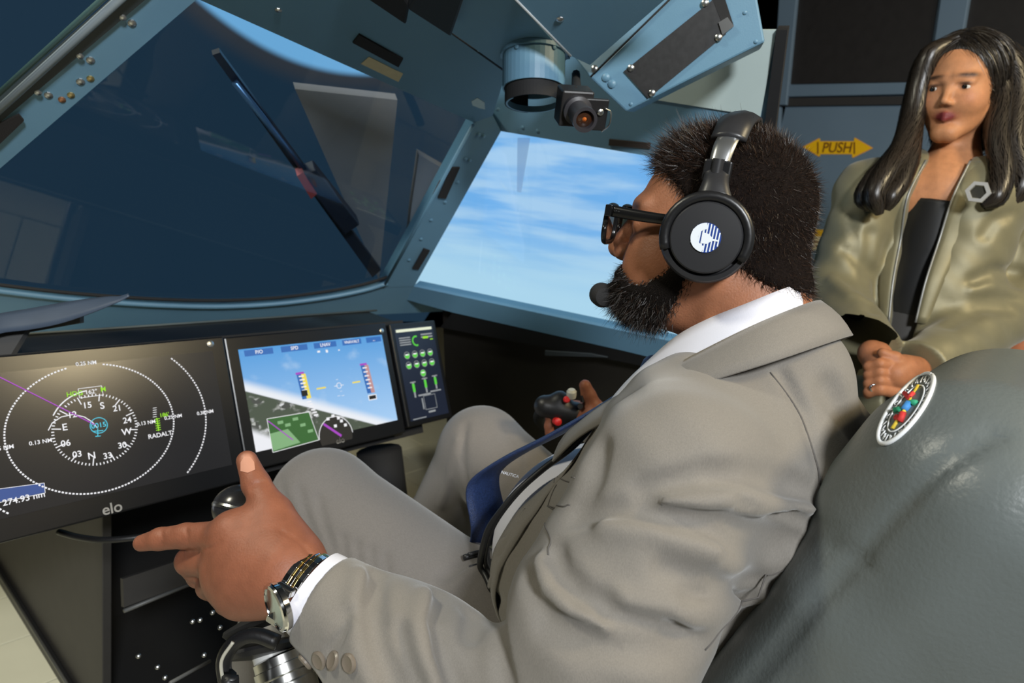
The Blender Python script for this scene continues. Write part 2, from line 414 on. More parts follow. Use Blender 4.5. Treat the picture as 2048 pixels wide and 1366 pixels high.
# centre post: light band and dark band
cpost = prism('centre_post', [wp(-60, 392, .004), wp(0, 337, .004), wp(392, 0, .004), wp(480, -75, .004), wp(370, -75, .004), wp(290, 0, .004), wp(0, 245, .004), wp(-60, 297, .004)], .03, teal, shell, WPn)
prism('post_cover_strip', [wp(-60, 297, .012), wp(0, 245, .012), wp(290, 0, .012), wp(370, -75, .012), wp(300, -75, .012), wp(240, 0, .012), wp(0, 212, .012), wp(-60, 265, .012)], .02, mat('dark_grey_paint', (.02, .028, .032), .4), shell, WPn)
tube('trim_tube', [wp(-60, 272, .022), wp(240, -2, .022), wp(330, -85, .022)], .006, mat('trim_grey', (.25, .30, .34), .35), shell, 8)
tube('trim_tube', [wp(-60, 240, .022), wp(205, -2, .022), wp(290, -80, .022)], .004, mat('trim_green', (.05, .10, .10), .4), shell, 8)
for x, y in ((264, 46), (181, 120), (161, 163), (97, 190), (20, 255)): screw(wp(x, y, .004), WPn, .0062, cpost)
for x, y in ((246, 35), (160, 112), (76, 185)): screw(wp(x, y, .012), WPn, .005, cpost)
brass = mat('brass_screw', (.62, .50, .24), .35, 1)
for x, y in ((181, 157), (142, 190)): screw(wp(x, y, .004), WPn, .0055, cpost, brass)
screw(wp(124, 199, .004), WPn, .0055, cpost, mat('copper_screw', (.6, .3, .18), .4, 1))
prism('velcro_strip', [wp(-30, 262, .016), wp(38, 230, .016), (wp(48, 242, .016)), wp(0, 288, .016), wp(-30, 305, .016)], .004, velcro, cpost, WPn)
# fixings on the eyebrow panel and post
for x, y in ((557, 20), (960, 99)): screw(cp(x, y), CPn, .0055, eyebrow)
prism('velcro_strip', [cp(718, 70, .003), cp(806, 119, .003), cp(797, 135, .003), cp(705, 86, .003)], .004, velcro, eyebrow, CPn)
prism('tape_strip', [cp(738, 114, .001), cp(806, 148, .001), cp(797, 164, .001), cp(722, 128, .001)], .0015, tape, eyebrow, CPn)
prism('paint_chip', [cp(943, 203, .0006), cp(955, 196, .0006), cp(969, 205, .0006), cp(970, 219, .0006), cp(958, 216, .0006), cp(945, 211, .0006)], .001, pale, eyebrow, CPn)
for x, y in ((985, 217), (996, 219), (957, 269), (967, 272), (931, 318), (939, 321), (915, 364), (890, 404), (862, 440), (842, 478), (818, 520)):
    screw(wp(x, y, .003), WPn, .0045, post, teal)
prism('velcro_strip', [wp(903, 336, .006), wp(920, 336, .006), wp(892, 398, .006), wp(876, 396, .006)], .005, velcro, post, WPn)
prism('velcro_strip', [wp(848, 498, .006), wp(860, 502, .006), wp(837, 540, .006), wp(825, 538, .006)], .005, velcro, post, WPn)
prism('rust_strip', [wp(880, 362, .006), wp(885, 362, .006), wp(870, 392, .006), wp(866, 390, .006)], .003, mat('brown_strip', (.09, .05, .035), .7), post, WPn)
# side frame round the bright window
spanel = prism('side_upper_panel', [sp(1000, 262), sp(985, 232), sp(1012, 146), sp(1130, 90), sp(1500, 60), sp(1552, 90), sp(1525, 342), sp(1290, 311)], .02, teal, shell, SPn)
prism('side_pale_panel', [sp(1255, 191, .004), sp(1330, 150, .004), sp(1480, 60, .004), sp(1553, 60, .004), sp(1521, 233, .004)], .006, pale, shell, SPn)
prism('side_end_post', [sp(1290, 311, .001), sp(1525, 342, .001), sp(1500, 720, .001), sp(1262, 664, .001)], .02, teal_dark, shell, SPn) if False else None
prism('side_sill', [sp(800, 596, .002), sp(828, 573, .002), sp(1250, 663, .002), sp(1500, 716, .002), sp(1490, 760, .002), sp(1240, 700, .002), sp(905, 625, .002)], .03, teal, shell, SPn)
prism('velcro_strip', [sp(1218, 279, .004), sp(1300, 287, .004), sp(1300, 298, .004), sp(1217, 291, .004)], .005, mat('brown_velcro', (.035, .026, .022), .95), spanel, SPn)
for x, y in ((1045, 255), (1075, 262)): screw(sp(x, y, .0), SPn, .004, spanel, teal)
prism('gap_strip', [sp(1553, 60, .012), sp(1575, 60, .012), sp(1540, 340, .012), sp(1518, 340, .012)], .03, blackmat, shell, SPn)  # black strip standing in for the dark gap beside the wall
# dark inner roof panel and lighter roof panel
dn = nrm(np.cross(cp(1030, 0)-cp(1140, 110), [0, -.3, 1]));
RA, RB = cp(1140, 112, .0), cp(1012, -20, .0)
roofdark = prism('roof_inner_panel', [cp(905, 66, .012), cp(1010, 140, .012), cp(1140, 118, .012), cp(1030, 0, .012), cp(960, -70, .012), cp(780, -60, .012)], .008, teal, shell, CPn)
R0 = cp(1085, 60, .030)
def rp(px, py): return hit(px, py, R0, nrm(CPn+np.array([-.35, .0, 0])))
rooflight = prism('roof_outer_panel', [rp(1028, -5), rp(1142, 112), rp(1180, 130), rp(1420, -80), rp(980, -60)], .012, teal, shell, None)
screw(rp(1120, 38), CPn, .006, rooflight)
tube('worn_edge', [rp(1028, -5), rp(1142, 112)], .0022, mat('bare_edge', (.4, .42, .42), .5), rooflight, 6)
tube('panel_seam', [cp(905, 67, .001), cp(1008, 141, .001)], .0018, blackmat, eyebrow, 6)

# ---- window panes
glass = bpy.data.materials.new('window_glass'); glass.use_nodes = True; nt = glass.node_tree; nt.nodes.clear()
o_ = nt.nodes.new('ShaderNodeOutputMaterial'); mx = nt.nodes.new('ShaderNodeMixShader'); fr = nt.nodes.new('ShaderNodeFresnel'); fr.inputs[0].default_value = 1.5
tr_ = nt.nodes.new('ShaderNodeBsdfTransparent'); tr_.inputs[0].default_value = (.88, .93, .95, 1); gl_ = nt.nodes.new('ShaderNodeBsdfGlossy'); gl_.inputs['Roughness'].default_value = .03
geo_ = nt.nodes.new('ShaderNodeNewGeometry'); bf_ = nt.nodes.new('ShaderNodeMath'); bf_.operation = 'SUBTRACT'; bf_.inputs[0].default_value = 1; nt.links.new(geo_.outputs['Backfacing'], bf_.inputs[1])
ml_ = nt.nodes.new('ShaderNodeMath'); ml_.operation = 'MULTIPLY'; nt.links.new(fr.outputs[0], ml_.inputs[0]); nt.links.new(bf_.outputs[0], ml_.inputs[1])
nt.links.new(ml_.outputs[0], mx.inputs[0]); nt.links.new(tr_.outputs[0], mx.inputs[1]); nt.links.new(gl_.outputs[0], mx.inputs[2]); nt.links.new(mx.outputs[0], o_.inputs[0])
win1 = prism('window_1', [wp(-60, 392, -.006), wp(480, -75, -.006), wp(960, 240, -.006), wp(775, 580, -.006), wp(450, 625, -.006), wp(-60, 590, -.006)], .004, glass, None, WPn)
struct(win1, 'dark front windscreen pane with curved lower edge')
win2 = prism('window_2', [sp(1000, 255, -.006), sp(822, 575, -.006), sp(1262, 670, -.006), sp(1530, 730, -.006), sp(1530, 335, -.006), sp(1300, 305, -.006)], .004, glass, None, SPn)
struct(win2, 'side window pane in front of a bright sky display')
prism('clear_tape', [sp(x, y, .001) for x, y in [(1035, 276), (1060, 276), (1042, 385), (1034, 383)]], .0006, mat('clear_film', (.8, .86, .95), .25, trans=.9), win2, SPn)

# ---- display screens outside the windows
def screenmat(name, build):
    m = bpy.data.materials.new(name); m.use_nodes = True; nt = m.node_tree; nt.nodes.clear()
    o = nt.nodes.new('ShaderNodeOutputMaterial'); e = nt.nodes.new('ShaderNodeEmission'); nt.links.new(e.outputs[0], o.inputs[0])
    build(nt, e); return m
class NB:
    """tiny node-expression builder on UV coordinates"""
    def __init__(s, nt): s.nt = nt; uv = nt.nodes.new('ShaderNodeUVMap'); sx = nt.nodes.new('ShaderNodeSeparateXYZ'); nt.links.new(uv.outputs[0], sx.inputs[0]); s.uvo = uv.outputs[0]; s.x = sx.outputs[0]; s.y = sx.outputs[1]
    def m(s, op, *a):
        n = s.nt.nodes.new('ShaderNodeMath'); n.operation = op
        for i, v in enumerate(a):
            if isinstance(v, (int, float)): n.inputs[i].default_value = v
            else: s.nt.links.new(v, n.inputs[i])
        return n.outputs[0]
    def step(s, v, a, b):
        n = s.nt.nodes.new('ShaderNodeMapRange'); n.interpolation_type = 'SMOOTHSTEP'; s.nt.links.new(v, n.inputs[0]); n.inputs[1].default_value = a; n.inputs[2].default_value = b; return n.outputs[0]
    def noise(s, scale, sx=1, sy=1, det=4):
        mp = s.nt.nodes.new('ShaderNodeMapping'); mp.inputs['Scale'].default_value = (sx, sy, 1); s.nt.links.new(s.uvo, mp.inputs[0])
        n = s.nt.nodes.new('ShaderNodeTexNoise'); n.inputs['Scale'].default_value = scale; n.inputs['Detail'].default_value = det; s.nt.links.new(mp.outputs[0], n.inputs['Vector']); return n.outputs['Fac']
    def voro(s, scale, sx=1, sy=1):
        mp = s.nt.nodes.new('ShaderNodeMapping'); mp.inputs['Scale'].default_value = (sx, sy, 1); s.nt.links.new(s.uvo, mp.inputs[0])
        n = s.nt.nodes.new('ShaderNodeTexVoronoi'); n.inputs['Scale'].default_value = scale; s.nt.links.new(mp.outputs[0], n.inputs['Vector']); return n.outputs['Color']
    def mix(s, f, a, b):
        n = s.nt.nodes.new('ShaderNodeMix'); n.data_type = 'RGBA'
        for sock, v in ((n.inputs[0], f), (n.inputs[6], a), (n.inputs[7], b)):
            if isinstance(v, tuple): sock.default_value = (*v, 1)
            elif isinstance(v, (int, float)): sock.default_value = v
            else: s.nt.links.new(v, sock)
        return n.outputs[2]
def uvquad(name, pts, thick, m, parent, n):
    """slab whose front carries UV 0..1 (pts: TL, TR, BR, BL)"""
    pts = [np.asarray(p, float) for p in pts]; n = nrm(n); b = [p-n*thick for p in pts]
    o = mesh(name, pts+b, [(0, 3, 2, 1), (4, 5, 6, 7), (0, 1, 5, 4), (1, 2, 6, 5), (2, 3, 7, 6), (3, 0, 4, 7)], m, parent)
    uv = o.data.uv_layers.new(); U = [(0, 1), (1, 1), (1, 0), (0, 0)]*2
    for l in o.data.loops: uv.data[l.index].uv = U[l.vertex_index]
    return o
def side_pic(nt, e):
    b = NB(nt); n = b.noise(3, .6, 3.2)
    c = b.mix(b.step(n, .38, .62), srgb(128, 190, 248), srgb(186, 220, 252))
    c = b.mix(b.step(b.m('SUBTRACT', b.y, b.m('MULTIPLY', n, .15)), .50, .02), c, srgb(196, 232, 252))
    nt.links.new(c, e.inputs[0]); e.inputs[1].default_value = 1.0
def front_pic(nt, e):
    q_ = [((wp(x, y, -.30)-o1) @ fx, (wp(x, y, -.30)-o1) @ fy) for x, y in ((395, 12), (470, 70), (555, 118), (645, 148), (745, 158))]
    rk_ = np.polyfit([(a-fu0)/(fu1-fu0) for a, _ in q_], [(b_-fv0)/(fv1-fv0) for _, b_ in q_], 2)
    b = NB(nt); c = (.013, .032, .056)
    # bright dome rim, a curved band rising to the top edge
    rim = b.m('SUBTRACT', b.y, b.m('ADD', float(rk_[2]), b.m('ADD', b.m('MULTIPLY', b.x, float(rk_[1])), b.m('MULTIPLY', b.m('MULTIPLY', b.x, b.x), float(rk_[0])))))
    c = b.mix(b.step(rim, -.05, .0), c, (.035, .04, .05)); c = b.mix(b.step(rim, .0, .02), c, srgb(120, 180, 226))
    nt.links.new(c, e.inputs[0]); e.inputs[1].default_value = 1.0
SQ = [sp(992, 228, -.075), sp(1430, 262, -.075), sp(1400, 690, -.075), sp(806, 568, -.075)]
def uvgrid(name, c, m, n=10):
    v = []; uvs = []; f = []
    for j in range(n+1):
        for i in range(n+1):
            a, b = i/n, j/n; v.append((c[0]*(1-a)+c[1]*a)*b+(c[3]*(1-a)+c[2]*a)*(1-b)); uvs.append((a, b))
    for j in range(n):
        for i in range(n): k = j*(n+1)+i; f.append((k, k+1, k+n+2, k+n+1))
    o = mesh(name, v, f, m); uv = o.data.uv_layers.new()
    for l in o.data.loops: uv.data[l.index].uv = uvs[l.vertex_index]
    return o
sscr = uvgrid('side_display', SQ, screenmat('side_picture', side_pic))
tag(sscr, 'bright sky-blue display screen seen through the side window', 'screen')
fx = nrm(np.cross(WPn, [0, 0, 1])); fx = fx if fx[0] > 0 else -fx; fy = nrm(np.cross(fx, WPn)); fy = fy if fy[2] > 0 else -fy
o1 = wp(450, 300, -.30)
fq = [(((wp(x, y, -.30)-o1) @ fx), ((wp(x, y, -.30)-o1) @ fy)) for x, y in ((-80, 380), (1000, 200), (800, 640), (-80, 640), (380, -60), (730, 130))]
fu0, fu1, fv0, fv1 = min(q[0] for q in fq)-.15, max(q[0] for q in fq)+.10, min(q[1] for q in fq)-.01, max(q[1] for q in fq)+.02
fscr = uvquad('front_display', [o1+fx*u+fy*v for u, v in ((fu0, fv1), (fu1, fv1), (fu1, fv0), (fu0, fv0))], .03, screenmat('front_picture', front_pic), None, WPn)
tag(fscr, 'dark navy projection screen behind the front windscreen', 'screen')

# ---- dark diagonal bars and flat grey panels behind the front glass
bars = thing('windscreen_bars', 'dark bars with red joint lying diagonally outside the windscreen', 'wiper', wp(750, 540, -.03))
tube('arm', [wp(470, 165, -.03), wp(612, 345, -.03)], .006, mat('blue_steel', (.08, .16, .30), .3, .6), bars, 8)
prism('blade', [wp(425, 110, -.04), wp(440, 105, -.04), wp(762, 540, -.04), wp(745, 555, -.04)], .012, mat('bar_black', (.012, .016, .03), .4), bars, WPn)
prism('joint_box', [wp(600, 352, -.015), wp(632, 340, -.015), wp(720, 450, -.015), wp(690, 470, -.015)], .03, MATS['bar_black'], bars, WPn, .003)
prism('red_joint', [wp(594, 352, -.012), wp(606, 345, -.012), wp(634, 388, -.012), wp(622, 398, -.012)], .02, mat('red_paint', (.30, .05, .05), .5), bars, WPn)
ip = thing('windscreen_grey_panels', 'flat grey panels behind the right edge of the windscreen', 'frame panel', wp(760, 560, -.12))
prism('panel', [wp(590, 178, -.12), wp(795, 200, -.12), wp(758, 560, -.12), wp(742, 520, -.12)], .02, mat('panel_grey', (.17, .17, .19), .6, noise=.05, nscale=6), ip, WPn)
prism('return_panel', [wp(838, 310, -.10), wp(900, 345, -.10), wp(815, 490, -.10), wp(822, 420, -.10)], .02, MATS['panel_grey'], ip, WPn)

# ---- roof fittings: air duct ring, camera, equipment box, black grab handle
du = thing('air_duct_ring', 'grey-blue metal duct ring hanging under the roof panel', 'duct', cp(1068, 100))
dz = nrm(-up*1.0+fw*.10); dr = .0505; dtop = P(1068, 108, 1.10)
def arcband(name, r, h0, h1, a0, a1, m, parent, th=.0025, base=None, ax=None):
    x, y, z = frame_of(ax, fw); v = []; f = []; n = 40
    for i in range(n+1):
        t = a0+(a1-a0)*i/n
        for rr, hh in ((r, h0), (r, h1), (r-th, h1), (r-th, h0)): v.append(base+z*hh+(x*math.cos(t)+y*math.sin(t))*rr)
    for i in range(n):
        for j in range(4): f.append((i*4+j, i*4+(j+1) % 4, (i+1)*4+(j+1) % 4, (i+1)*4+j))
    f += [(0, 1, 2, 3), (n*4+3, n*4+2, n*4+1, n*4)]
    return mesh(name, v, f, m, parent)
duct_paint = teal
dax = nrm(CPn*.55+dz*.9)
arcband('ring', dr, 0, .056, 0, 2*math.pi, duct_paint, du, base=dtop, ax=dax)
arcband('flange', dr+.004, -.003, .004, 0, 2*math.pi, duct_paint, du, .008, dtop, dax)
arcband('inner_liner', dr-.004, .010, .080, math.radians(-170), math.radians(80), blackmat, du, .002, dtop, dax)
arcband('inner_lip', dr-.006, .070, .080, math.radians(-40), math.radians(150), duct_paint, du, .003, dtop, dax)
lathe('duct_stub', [(dr-.001, -.05), (dr-.001, .0)], dtop, dax, teal, du, 32)
x_, y_, z_ = frame_of(dax, fw)
for t in (-1.0, -2.2): screw(dtop+(x_*math.cos(t)+y_*math.sin(t))*(dr+.001)+dax*.006, x_*math.cos(t)+y_*math.sin(t), .004, du, duct_paint)
cm = thing('small_camera', 'small black camera with a barrel lens on a bracket under the roof', 'camera', P(1160, 160, 1.12))
lax = nrm(P(1188, 262, .91)-P(1150, 215, 1.01))
lb = P(1150, 215, 1.01); cgrey = mat('camera_grey', (.035, .034, .04), .4)
cx, cy, cz = frame_of(lax, up)
box('body', (-.024, -.026, -.03), (.024, .026, .012), mat('camera_body', (.02, .019, .02), .4), cm, .003, Matrix(((cx[0], cy[0], cz[0], lb[0]), (cx[1], cy[1], cz[1], lb[1]), (cx[2], cy[2], cz[2], lb[2]), (0, 0, 0, 1))))
ln = lathe('lens_barrel', [(.021, .0), (.021, .022), (.016, .024), (.016, .058), (.0175, .060), (.0175, .068), (.013, .068), (.012, .060)], lb, lax, cgrey, cm, 28)
lathe('lens_glass', [(.0125, .060), (.008, .063), (.001, .064)], lb, lax, mat('lens_coating', (.05, .02, .01), .05, coat=1), ln, 24)
lathe('lens_core', [(.004, .063), (.001, .0655)], lb, lax, mat('lens_amber', (.5, .12, .02), .15), ln, 12)
box('side_plate', (-.003, -.028, -.004), (.034, .018, .004), black, cm, .002, Matrix(((cx[0], cy[0], cz[0], (lb+cx*.012+cz*.014)[0]), (cx[1], cy[1], cz[1], (lb+cx*.012+cz*.014)[1]), (cx[2], cy[2], cz[2], (lb+cx*.012+cz*.014)[2]), (0, 0, 0, 1))))
screw(lb+cx*.034+cz*.020, lax, .005, cm)
tube('wire_loop', [lb+cx*.040+cy*.006+cz*.02, lb+cx*.050+cy*.0+cz*.02, lb+cx*.050-cy*.018+cz*.02, lb+cx*.040-cy*.028+cz*.02], .0012, steel, cm, 6, n=14)
tube('bracket_arm', [lb+cy*.02-cz*.01, P(1152, 172, 1.05), P(1152, 148, 1.12)], .007, blackmat, cm, 8, n=10)
tube('cable', [P(1156, 150, 1.10), P(1160, 178, 1.04), P(1168, 190, 1.02), P(1160, 203, 1.01)], .003, blackmat, cm, 6, n=16)
bx_ = thing('overhead_equipment_box', 'blue-grey metal equipment box with black access plate under the roof', 'equipment box', P(1250, 222, 1.08))
bA, bB, bC, bD, bE = P(1180, 155, 1.07), P(1252, 223, 1.07), P(1530, 84, .99), P(1490, -60, .95), P(1440, -90, .94)
bn = nrm(np.cross(bB-bA, bC-bA)); bn = bn if bn @ (CAM-bA) > 0 else -bn
def bp(px, py, off=0.): return hit(px, py, bA+bn*off, bn)
main = prism('main_face', [bp(1180, 155), bp(1252, 223), bp(1530, 84), bp(1504, -60), bp(1430, -90)], .10, teal, bx_, bn, .003)
prism('bevel_face', [bp(1180, 154, .001), bp(1430, -91, .001), bp(1330, -120, .001)-bn*.02, bp(1131, 96, .001)-bn*.02], .08, teal, bx_, None, .002)
plate = prism('access_plate', [bp(1247, 143, .003), bp(1296, 197, .003), bp(1452, 68, .003), bp(1425, 0, .003)], .006, mat('pitted_black', (.014, .014, .015), .5, noise=.4, nscale=120), bx_, bn)
prism('slot', [bp(1425, 0, .002), bp(1452, 66, .002), bp(1467, 50, .002), bp(1438, -40, .002), bp(1415, -40, .002)], .006, blackmat, bx_, bn)
prism('foil_tab', [bp(1437, 45, .006), bp(1455, 34, .006), bp(1468, 52, .006), bp(1445, 70, .006)], .004, steel, bx_, bn)
for x, y in ((1262, 136), (1304, 186), (1437, 75), (1410, 6)): screw(bp(x, y, .004), bn, .0055, plate)
for x, y in ((1212, 155), (1224, 168)): screw(bp(x, y, .001), bn, .0065, main, teal)
screw(bp(1189, 138, .001), bn, .006, main)
for x, y in ((1262, 208), (1512, 83), (1490, 25)): screw(bp(x, y, .001), bn, .003, main, teal)
tube('face_seam', [bp(1181, 154, .002), bp(1430, -90, .002)], .0015, blackmat, bx_, 6)
gh = thing('black_grab_handle', 'black padded grab handle hanging from the roof edge', 'handle', cp(760, 0, .03))
prism('grip', [cp(690, -30, .03), cp(812, 52, .03), cp(820, 10, .03), cp(780, -50, .03)], .03, blackmat, gh, CPn, .004)
prism('strap', [cp(815, 20, .04), cp(902, 76, .04), cp(935, -20, .04), cp(860, -60, .04)], .03, mat('handle_blue_black', (.012, .018, .024), .7), gh, CPn, .004)
# ================================================================== DASHBOARD
MT = math.radians(25); MN = np.array([0, -math.cos(MT), math.sin(MT)]); MY = np.array([0, math.sin(MT), math.cos(MT)]); MX = np.array([1., 0, 0]); M0 = np.array([0, 1.2, .95])
def muv(px, py): q = hit(px, py, M0, MN)-M0; return np.array([q @ MX, q @ MY])
def mpt(u, v, off=0.): return M0+MX*u+MY*v+MN*off
def mslab(name, u0, u1, v0, v1, o0, o1, m, parent, bev=.003):
    Mx = Matrix(((1, MY[0], MN[0], M0[0]), (0, MY[1], MN[1], M0[1]), (0, MY[2], MN[2], M0[2]), (0, 0, 0, 1)))
    return box(name, (u0, v0, o0), (u1, v1, o1), m, parent, bev, Mx)
def mpoly(name, polys, off, m, parent):
    parts = []
    for pg in polys:
        k = len(pg); parts.append(([mpt(u, v, off) for u, v in pg], [tuple(range(k))]))
    V, Fc = joinvf(parts); return mesh(name, V, Fc, m, parent)
def pxpoly(pp): return [tuple(muv(x, y)) for x, y in pp]
def pxquad(cx, cy, w_, h_):   # axis-aligned rectangle on the screen plane centred on a pixel, in metres
    u, v = muv(cx, cy); return [(u-w_/2, v-h_/2), (u+w_/2, v-h_/2), (u+w_/2, v+h_/2), (u-w_/2, v+h_/2)]
def mtext(s, px, py, size, m, parent, off=.0012, al='CENTER', nm='lettering'): u, v = muv(px, py); return text(nm, s, mpt(u, v, off), MX, MY, size, m, parent, al, .0001)
def seg(a, b, w_):
    a = np.array(a); b = np.array(b); d = b-a; d = d/np.linalg.norm(d); n = np.array([-d[1], d[0]])*w_/2
    return [tuple(a-n), tuple(b-n), tuple(b+n), tuple(a+n)]
def arc(c, r, a0, a1, n, w_): 
    t = [math.radians(a0+(a1-a0)*i/n) for i in range(n+1)]
    return [seg((c[0]+r*math.cos(t[i]), c[1]+r*math.sin(t[i])), (c[0]+r*math.cos(t[i+1]), c[1]+r*math.sin(t[i+1])), w_) for i in range(n)]
def dashes(c, r, n, fill, w_, keep=None, ky=1.):
    out = []
    for i in range(n):
        a = 2*math.pi*i/n; b = a+2*math.pi/n*fill; q = seg((c[0]+r*math.cos(a), c[1]+r*ky*math.sin(a)), (c[0]+r*math.cos(b), c[1]+r*ky*math.sin(b)), w_)
        if keep is None or all(keep(*p) for p in q): out.append(q)
    return out
gw = mat('glyph_white', (.0, .0, .0), .6, emit=.95, ecol=(.92, .92, .95)); gg = mat('glyph_green', (0, 0, 0), .6, emit=.9, ecol=(.35, .85, .02)); gm = mat('glyph_magenta', (0, 0, 0), .6, emit=.7, ecol=(.55, .08, .75))
gc = mat('glyph_cyan', (0, 0, 0), .6, emit=.9, ecol=(.08, .65, .85)); gb = mat('glyph_blue', (0, 0, 0), .6, emit=.9, ecol=(.03, .08, .30)); gy = mat('glyph_yellow', (0, 0, 0), .6, emit=1, ecol=(.85, .70, .10))
gk = mat('glyph_black', (.005, .005, .006), .5); logo = mat('bezel_logo', (.30, .29, .27), .5)
offscr = mat('dark_screen', (.010, .010, .011), .22, emit=1, ecol=(.012, .0115, .012))
# ---- large navigation monitor
u1 = muv(447, 678)[0]; uS = (muv(427, 702)[0]+muv(462, 930)[0])/2; vT = muv(427, 702)[1]; vB = muv(462, 930)[1]
nav = thing('navigation_monitor', 'large dark touch monitor showing a compass rose with dashed range rings', 'monitor', mpt(.3, vB-.05, -.02))
uL = uS-.44
uMid = (uS+.028+(muv(474, 697)[0]+muv(515, 912)[0])/2-.026)/2
mslab('housing', uL-.03, uMid-.0004, vB-.034, vT+.026, -.035, 0, bezel, nav)
mslab('screen', uL, uS, vB, vT, -.002, .0006, offscr, nav, 0)
inside = lambda u, v: uL < u < uS-.002 and vB+.002 < v < vT-.002
cc = muv(195, 857); r1 = abs(muv(277, 862)[0]-muv(103, 876)[0])/2; cc = (muv(277, 862)+muv(103, 876))/2; cc[1] = (muv(186, 788)[1]+muv(181, 934)[1])/2
r2 = muv(349, 850)[0]-cc[0]; r3 = muv(412, 835)[0]-cc[0]; r4 = muv(469, 912)[0]-cc[0]+.004
KY = (muv(186, 788)[1]-muv(181, 934)[1])/2/r1; r2k = (muv(180, 727)[1]-muv(176, 1003)[1])/2/r2; ccr = np.array([cc[0], (muv(180, 727)[1]+muv(176, 1003)[1])/2+.004])
for rr, nn in ((r2, 150), (r3, 190), (r4+.02, 240)): mpoly('range_ring', dashes(ccr, rr, nn, .62, .0024, inside, r2k*.95), .0012, gw, nav)['kind'] = 'stuff'
ticks = []
for i in range(72):
    a = math.radians(90-5*i+18); big_ = (i*5) % 30 == 0; L = .013 if big_ else .004
    ticks.append(seg((cc[0]+r1*math.cos(a), cc[1]+KY*r1*math.sin(a)), (cc[0]+(r1-L)*math.cos(a), cc[1]+KY*(r1-L)*math.sin(a)), .0016))
ticks += arc(cc, r1+.002, 95, 150, 16, .0018)
mpoly('compass_ticks', ticks, .0012, gw, nav)['kind'] = 'stuff'
for s, x, y, z in (('15', 174, 811, .0135), ('S', 204, 812, .015), ('21', 234, 817, .0135), ('24', 254, 841, .0135), ('W', 253, 864, .015), ('30', 244, 891, .0135), ('33', 215, 912, .0135), ('N', 183, 912, .015), ('03', 154, 909, .0135), ('06', 131, 887, .0135), ('E', 129, 855, .015), ('12', 144, 830, .0135), ('162°', 182, 784, .0095),
                   ('0.13 NM', 292, 846, .0085), ('0.25 NM', 346, 834, .0085), ('0.38 NM', 410, 825, .0085), ('0.13 NM', 81, 884, .0085), ('0.25 NM', 172, 727, .0085), ('25 NM', 8, 896, .0085), ('RADALT', 320, 870, .0105)):
    mtext(s, x, y, z, gw, nav)
mtext('HDG', 149, 788, .0105, gg, nav); mtext('M', 206, 779, .0105, gg, nav); mtext("186'", 328, 830, .0095, gg, nav); mtext('0015', 197, 851, .011, gc, nav)
b_ = pxquad(181, 784, .034, .015); mpoly('heading_box', [seg(b_[i], b_[(i+1) % 4], .0009) for i in range(4)], .0012, gw, nav)
mpoly('track_line', [seg(muv(-40, 735), muv(190, 850), .0016)], .0014, gm, nav)
mpoly('turn_arc', [seg(muv(*a), muv(*b), .0014) for a, b in zip([(96, 861), (104, 846), (122, 834), (146, 829), (168, 834), (184, 844)], [(104, 846), (122, 834), (146, 829), (168, 834), (184, 844), (194, 856)])], .0013, gw, nav)
c2 = muv(197, 851); mpoly('own_ship', arc(c2, .0125, 0, 360, 24, .0012)+[seg(muv(195, 857), muv(195, 873), .0012), seg(muv(185, 863), muv(206, 861), .0012), seg(muv(190, 873), muv(201, 872), .0012)], .0015, gc, nav)
mpoly('altitude_ladder', [pxquad(309, 816+k*4.4, .006, .001) for k in range(5)], .0012, gw, nav)
mpoly('altitude_bar', [seg(muv(313, 836), muv(317, 862), .0016)]+[pxquad(314+k*.5, 838+k*4.4, .008, .0012) for k in range(6)], .0012, gg, nav)
mpoly('waypoint_box', [pxpoly([(-40, 983), (88, 966), (89, 985), (-40, 1012)])], .0010, gb, nav)
mpoly('waypoint_frame', [seg(muv(-40, 983), muv(88, 966), .0008), seg(muv(88, 966), muv(90, 986), .0008), seg(muv(-40, 1013), muv(90, 986), .0008)], .0012, gw, nav)
mtext('WP: 274.93 nm', 90, 988, .0125, gw, nav, al='RIGHT')
mtext('elo', 224, 1017, .024, logo, nav)
lathe('power_button', [(.007, 0), (.0065, .002), (.003, .003)], mpt(*muv(420, 688), 0), MN, steel, nav, 20)
